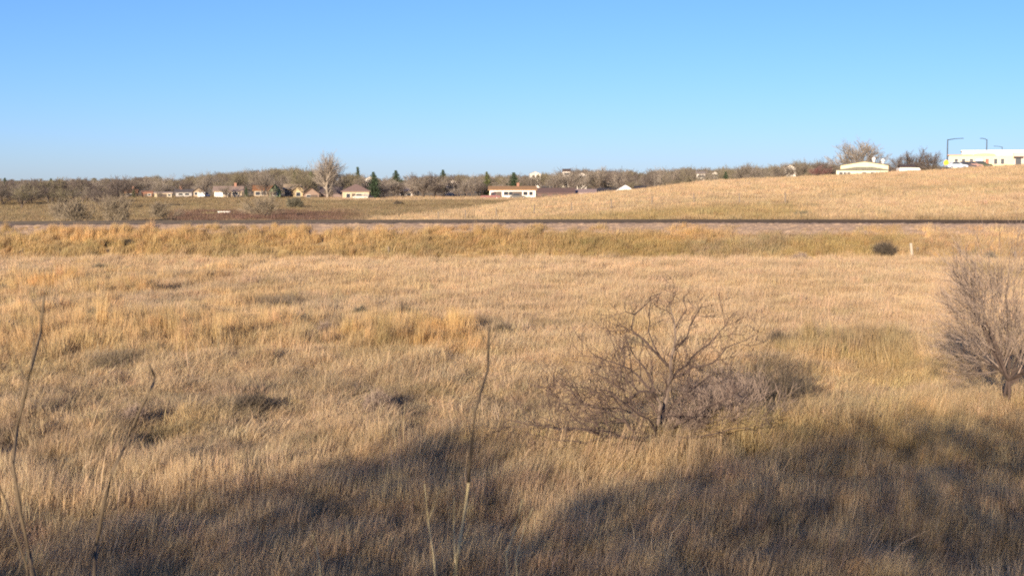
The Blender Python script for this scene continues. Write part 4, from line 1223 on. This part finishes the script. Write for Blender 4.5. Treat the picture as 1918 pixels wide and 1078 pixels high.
def conifer_meshes(seed, H, rad, rows=16, narrow=1.0):
    rn = random.Random(seed); A = MB(); Bm = MB()
    A.tube([(0, 0, -.3), (0, 0, H * .5), (0, 0, H * .97)], [H * .02, H * .013, .02], 7)
    for i in range(rows):
        t = i / (rows - 1); z = H * (.05 + .93 * t); r = rad * ((1 - t) ** .8 if narrow else (1 - t ** 2.4) ** .8 * (.8 + .3 * t)) + .12
        if t < .12: r *= .8 + t
        nbr = max(6, int(17 * (1 - t) + 5))
        for k in range(nbr):
            a = 2 * math.pi * (k + rn.random()) / nbr; rr = r * rn.uniform(.65, 1.15)
            for q in range(5):
                f = (q + rn.random()) / 5; dz = -rr * .22 * f + rn.uniform(-.15, .15)
                p = Vector((math.cos(a) * rr * f, math.sin(a) * rr * f, z + dz)); s = H * .042 * rn.uniform(.7, 1.4)
                n = len(Bm.v)
                for _ in range(4):
                    Bm.v.append(tuple(p + Vector((rn.uniform(-1, 1), rn.uniform(-1, 1), rn.uniform(-.8, .5))) * s))
                Bm.face((n, n + 1, n + 2)); Bm.face((n, n + 2, n + 3)); Bm.face((n, n + 3, n + 1))
    return A, Bm


CON = []
for k in range(3):
    A, Bm = conifer_meshes(400 + k, 10.0, [2.9, 3.0, 2.3][k], narrow=(k == 2))
    CON.append((A.mesh('trunk', m_trunkfar), [Bm.mesh('crown', m) for m in (m_needle, m_needle2)]))


def tree(kind, var, mi, x, Y, H, wid, label, group=None, name=None, rz=0.0, z=None):
    e = empty(name or ('bare_tree' if kind == 'bare' else 'conifer'), (x, Y, tz1(x, Y) if z is None else z), rz)
    tag(e, label, 'tree', group)
    A, Bs = (VAR if kind == 'bare' else CON)[var]
    s = H / 10.0
    for nm, me_ in (('trunk', A), ('crown', Bs[mi])):
        part(nm, me_, e, scl=(s * wid, s * wid, s))
    return e


def tree_px(kind, var, mi, px, ytop, Y, wid, label, group=None, name=None, rz=0.0):
    x = (px - 959) / F * Y; g = tz1(x, Y); H = P(px, ytop, Y).z - g
    return tree(kind, var, mi, x, Y, H, wid, label, group, name, rz)


# singular trees
for k in range(2):                                   # two denser crowns for the trees on the hill
    A, Bm = bare_tree_meshes(350 + k, 10.0, [1.25, 1.7][k], 1.6, None, limbs=10, nb=(6, 6, 4), rmin=.028, lim_ang=(8, 68))
    zt = max(v[2] for v in Bm.v); f = 10.0 / zt
    for M in (A, Bm): M.v = [(v[0] * f, v[1] * f, v[2] * f) for v in M.v]
    VAR.append((A.mesh('trunk', m_trunkfar), [Bm.mesh('crown', m) for m in m_tw]))
A, Bm = bare_tree_meshes(83, 14.0, .75, 1.6, None, rmin=.024, limbs=11, nb=(6, 5, 4), ang=(14, 42), trop=.08, lim_ang=(4, 36), r0=.40)
zt = max(v[2] for v in Bm.v); Y = 384.0; x = (614 - 959) / F * Y; g = tz1(x, Y); H = P(612, 276, Y).z - g; f = H / zt
for M in (A, Bm): M.v = [(v[0] * f * .95, v[1] * f * .95, v[2] * f) for v in M.v]
e = empty('cottonwood', (x, Y, g)); tag(e, 'tallest pale leafless cottonwood towering over the houses', 'tree')
A.build('trunk', m_palewood, e); Bm.build('crown', m_tw[3], e)
tree_px('con', 1, 0, 701, 327, 380, 1.25, 'dark green spruce standing right of the hipped beige house', name='spruce')
tree_px('con', 2, 0, 671, 313, 560, 1.0, 'narrow dark spruce spire on the skyline right of the cottonwood', name='spruce')
tree_px('con', 0, 0, 700, 322, 600, 1.5, 'dark rounded conifer beside the spruce spire on the skyline', name='conifer')
tree_px('con', 0, 1, 252, 352, 398, 1.1, 'olive-green juniper against the orange-brown roofed house', name='juniper')
tree_px('con', 0, 0, 462, 350, 395, .8, 'dark evergreen right of the wide ranch house', name='conifer')
tree_px('con', 1, 1, 553, 324, 425, .9, 'dark olive pine behind the yellow gable', name='pine')
tree_px('con', 0, 1, 583, 322, 420, .9, 'dark olive pine left of the cottonwood trunk', name='pine')
tree_px('con', 1, 1, 912, 322, 430, 1.0, 'dark olive pine behind the white ranch house left end', name='pine')
tree_px('con', 0, 0, 962, 323, 425, 1.3, 'dark round pine behind the white ranch house middle', name='pine')
tree_px('con', 0, 0, 830, 318, 640, 1.3, 'dark conifer knob on the skyline above the white house in the woods', name='conifer')
tree_px('con', 0, 0, 742, 319, 640, 1.5, 'dark conifer knob on the skyline right of the dark spruce', name='conifer')
tree_px('con', 1, 0, 12, 333, 520, 1.2, 'dark conifer on the skyline at the far left edge', name='conifer')
tree_px('con', 0, 0, 98, 334, 520, 1.4, 'dark conifer among the grey trees at the far left', name='conifer')
tree_px('con', 1, 0, 1358, 322, 330, 1.0, 'dark bush-like conifer on the hill crest right of the tiny white shed', name='conifer')
tree_px('bare', 8, 3, 1610, 251, 345, 1.15, 'big dense rounded bare tree behind the cream barn', name='bare_tree')
tree_px('bare', 9, 2, 1712, 272, 350, 1.45, 'dark spreading bare tree right of the rounded tree on the hill', name='bare_tree')
tree_px('bare', 2, 2, 1738, 280, 345, 1.0, 'dark bare tree beside the tall left street lamp', name='bare_tree')
tree_px('bare', 4, 2, 1682, 280, 355, 1.0, 'dark bare tree between the rounded tree and the spreading tree', name='bare_tree')
for px, yt in ((1526, 306), (1540, 310)):
    pass
for i, (px, yt, lb) in enumerate([(1528, 306, 'maroon-twigged bare tree left of the cream barn'), (1545, 309, 'low maroon-twigged bare tree touching the cream barn')]):
    A_, B_ = VAR[i + 4]
    Y = 310.0; x = (px - 959) / F * Y; g = tz1(x, Y); H = P(px, yt, Y).z - g
    e = empty('bare_tree', (x, Y, g)); tag(e, lb, 'tree')
    mm = B_[0].copy(); mm.materials.clear(); mm.materials.append(m_maroontw)
    part('trunk', A_, e, scl=(H / 10 * 1.4, H / 10 * 1.4, H / 10)); part('crown', mm, e, scl=(H / 10 * 1.4, H / 10 * 1.4, H / 10))

# skyline profile read off the photograph
SKX = [-60, 0, 100, 200, 300, 330, 400, 450, 500, 540, 590, 650, 700, 800, 900, 1000, 1090, 1120, 1200, 1300, 1340, 1400, 1440, 1480, 1540, 1600, 1760, 2000]
SKY_ = [336, 336, 330, 328, 322, 328, 316, 313, 310, 304, 310, 318, 328, 322, 320, 321, 308, 308, 312, 305, 308, 302, 304, 295, 293, 300, 300, 300]
LM = [(20, 'leftmost dark conifer'), (98, 'second dark conifer from the left'), (150, 'wide pale bush'), (240, 'orange-brown roofed house'), (274, 'small red-brown shed'), (303, 'cream outbuilding'),
      (340, 'grey-walled house'), (368, 'steep dark gable'), (423, 'wide ranch house'), (490, 'orange-roofed tan house'), (514, 'green gable'), (555, 'yellow gable'), (582, 'low dark brown gable'),
      (620, 'tall pale cottonwood'), (664, 'hipped beige house'), (701, 'dark spruce'), (759, 'pale house in the woods'), (800, 'gap by the white wood house'), (846, 'white house in the woods'), (912, 'left end of the white ranch house'),
      (960, 'middle of the white ranch house'), (1003, 'white ranch house right end'), (1041, 'long dark stable'), (1099, 'dusty pink house'), (1132, 'dark roof by the white gable'), (1173, 'white crest gable'),
      (1201, 'black-roofed house'), (1250, 'bare stretch of crest'), (1313, 'tiny pale crest house'), (1358, 'bush-like crest conifer'), (1407, 'grey-white low house'), (1450, 'slope by the lone white gable'), (1482, 'lone white gable'), (1536, 'maroon trees'), (1600, 'cream barn')]
CN = ['grey-brown', 'olive-grey', 'dark brown', 'pale grey']
rn = random.Random(21)


USED = set()


def tree_label(px, mi, far, H, w, hgt):
    near = sorted(LM, key=lambda q: abs(q[0] - px))[:9]
    size = ('tall' if H > 9 else 'low' if H < 5.5 else 'mid-height')
    for d, t in near:
        rel = 'behind' if abs(d - px) < 7 else ('left of' if px < d else 'right of')
        for extra in ('broad ' if w > 1.32 else 'slim ' if w < 1.12 else '',):
            lb = f"{size} {extra}{CN[mi]} leafless tree {'far ' if far else ''}{rel} the {t}"
            if lb not in USED:
                USED.add(lb); return lb
    return lb


def row(n, Y0, Y1, drop0, drop1, x0=-60, x1=1570, where='near', wid=(1.0, 1.5), cols=(0, 0, 1, 2, 3)):
    for i in range(n):
        px = x0 + (x1 - x0) * (i + rn.uniform(.05, .95)) / n
        Y = rn.uniform(Y0, Y1)
        yt = float(np.interp(px, SKX, SKY_)) + rn.choice((0, 1, 1)) * rn.uniform(drop0, drop1) + rn.uniform(-3, 3)
        x = (px - 959) / F * Y
        g = tz1(x, Y); H = P(px, yt, Y).z - g
        if H < 2.2: continue
        mi = rn.choice(cols)
        w = rn.uniform(*wid) * (1.25 if H < 6 else 1)
        lb = tree_label(px, mi, where == 'far', H, w, yt)
        tree('bare', rn.randrange(8), mi, x, Y, H, w, lb, 'leafless trees of the tree line', 'bare_tree', rn.uniform(0, 6.28))


row(62, 428, 470, 2, 28, where='in front')
row(58, 480, 560, 0, 16, where='far', cols=(0, 1, 1, 2, 3))
# left front trees nearer than the houses
row(24, 235, 345, 0, 24, -60, 235, where='near', wid=(1.2, 1.7), cols=(0, 1, 2, 2))
row(16, 400, 422, 4, 24, 700, 910, where='close in', wid=(1.0, 1.5), cols=(0, 2, 2, 3))
row(7, 300, 330, 6, 14, 1380, 1575, where='close behind the crest', wid=(1.1, 1.5), cols=(0, 2, 2))

row(10, 384, 394, 26, 42, 215, 690, where='near', wid=(.9, 1.3), cols=(0, 1, 2, 3))
row(12, 416, 427, 8, 30, 215, 700, where='near', wid=(1.0, 1.4), cols=(0, 1, 2, 3))
# the wood beyond reads as one mass
n = 900
wx, wy = [], []
rgw = np.random.default_rng(31)
Yw = rgw.uniform(570, 1500, n); pxw = rgw.uniform(-160, 2080, n)
xw = (pxw - 959) / F * Yw
zw = terrain(xw, Yw)
ytop = np.interp(pxw, SKX, SKY_) + rgw.uniform(3, 13, n)
Hw = np.clip(CAM_Z + (340 - ytop) / F * Yw - zw, 3, 14)
srcs = []
for k in range(6):
    A, Bs = VAR[k]
    mj = bpy.data.meshes.new('wood_tree')
    av = np.array([v.co for v in A.vertices]); bv_ = np.array([v.co for v in Bs[k % 3].vertices])
    faces = [tuple(p.vertices) for p in A.polygons] + [tuple(i + len(av) for i in p.vertices) for p in Bs[k % 3].polygons]
    mj.from_pydata(np.concatenate([av, bv_]).tolist(), [], faces); mj.materials.append(m_tw[k % 3])
    srcs.append(bpy.data.objects.new('wood_tree', mj))
sc_ = Hw / 10
scatter('far_woodland', np.stack([xw, Yw, zw], 1), np.stack([0 * xw, 0 * xw, rgw.uniform(0, 6.28, n)], 1), np.stack([sc_ * 1.6, sc_ * 1.6, sc_], 1), np.ones((n, 3)), rgw.integers(0, 6, n), srcs, 'distant leafless woodland along the horizon', 'woodland')

# ------------------------------------------------------------------ leafy screen added unseen behind the camera to shade the near grass
def back_house(x0, x1, y0, y1, h, rise, kind, wallc, roofc, label):
    x, y = (x0 + x1) / 2, (y0 + y1) / 2
    e = empty('house', (x, y, tz1(x, y))); tag(e, label, 'house')
    w, d = x1 - x0 - .9, y1 - y0 - .9
    wall_mesh(w, d, h, rise, kind).build('wall', cm(wallc), e)
    roof_mesh(w, d, h, rise, kind).build('roof', cm(roofc, 'roof'), e)
    for u in (-.3, 0, .3): window(e, u * w, h * .7, 1.3, 1.2, -d / 2 - .003)
    return e


# made-up leaf screen behind the camera, its top cut to the shadow's outline
EDGE = [(-260, 1040), (0, 1000), (150, 968), (300, 938), (450, 910), (560, 898), (622, 893), (640, 868), (700, 842), (780, 812), (850, 788), (905, 788), (945, 800), (962, 850), (975, 892),
        (1000, 985), (1090, 940), (1180, 905), (1300, 872), (1400, 842), (1500, 815), (1580, 800), (1650, 788), (1750, 775), (1918, 780), (2150, 790)]
HY = -10.0
prof = []
for px, py in EDGE:
    g = on_ground(px, py)
    d = P(px, py, 1.0) - Vector((0, 0, CAM_Z)); t = (CAM_Z - (g.z + .28)) / -d.z
    q = Vector((d.x * t, d.y * t, g.z + .28))
    L = (q.y - HY) / SH.y
    prof.append((q.x - SH.x * L, q.z + L * math.tan(SUN_EL)))
prof.sort()
hx = np.array([p[0] for p in prof]); hz_ = np.array([p[1] for p in prof])
rgh = np.random.default_rng(77)
x0h, x1h = -27.0, 0.5
area = (x1h - x0h) * 8.5
n = int(area * 1.30 / .0033)
lx = rgh.uniform(x0h, x1h, n); ly = rgh.uniform(-11.0, -9.0, n)
tx = lx - (ly - HY) * SH.x / SH.y
top = np.interp(tx, hx, hz_) + (ly - HY) * math.tan(SUN_EL) / SH.y
top = top + 0.10 * (fbm(tx / .5, ly * 0, 811, 2) - .5)
gz = terrain(lx, ly)
lz = rgh.uniform(0, 1, n) * 8.5
k = (lz < top) & (lz > gz + .15)
lx, ly, lz = lx[k], ly[k], lz[k]; n = len(lx)
u = rgh.normal(size=(n, 3)); u /= np.linalg.norm(u, axis=1)[:, None]
v = rgh.normal(size=(n, 3)); v -= u * (u * v).sum(1)[:, None]; v /= np.linalg.norm(v, axis=1)[:, None]
c = np.stack([lx, ly, lz], 1) - np.array([-13.0, -10.0, 1.0])
V = np.stack([c + u * .07, c + v * .048, c - u * .07, c - v * .048], 1).reshape(-1, 3)
me = bpy.data.meshes.new('screen_leaves')
me.vertices.add(4 * n); me.vertices.foreach_set('co', V.astype(np.float32).ravel())
me.loops.add(4 * n); me.loops.foreach_set('vertex_index', np.arange(4 * n, dtype=np.int32))
me.polygons.add(n); me.polygons.foreach_set('loop_start', np.arange(0, 4 * n, 4, dtype=np.int32))
me.update(calc_edges=True)
me.materials.append(mat('shadow_screen_leaf', (0.17, 0.12, 0.07), .9, .3, 2.0))  # leaf colour of the added shadow screen
hd = empty('shadow_screen', (-13.0, -10.0, 1.0)); tag(hd, 'unseen leafy screen added behind the camera to shade the near grass', 'shadow_screen')
part('screen_leaves', me, hd)
mb = MB(); rn = random.Random(5)
for x in np.arange(-26.5, 0.4, .9):
    h = float(np.interp(x, hx, hz_)) - 1.8
    p = Vector((x + 13.0, rn.uniform(-.3, .3), -.2)); mb.tube([p, p + Vector((.05, .03, h * .5)), p + Vector((rn.uniform(-.2, .2), 0, h))], [.07, .05, .012], 5)
mb.build('stems', m_trunkfar, hd)  # stems of the added screen, unseen as well
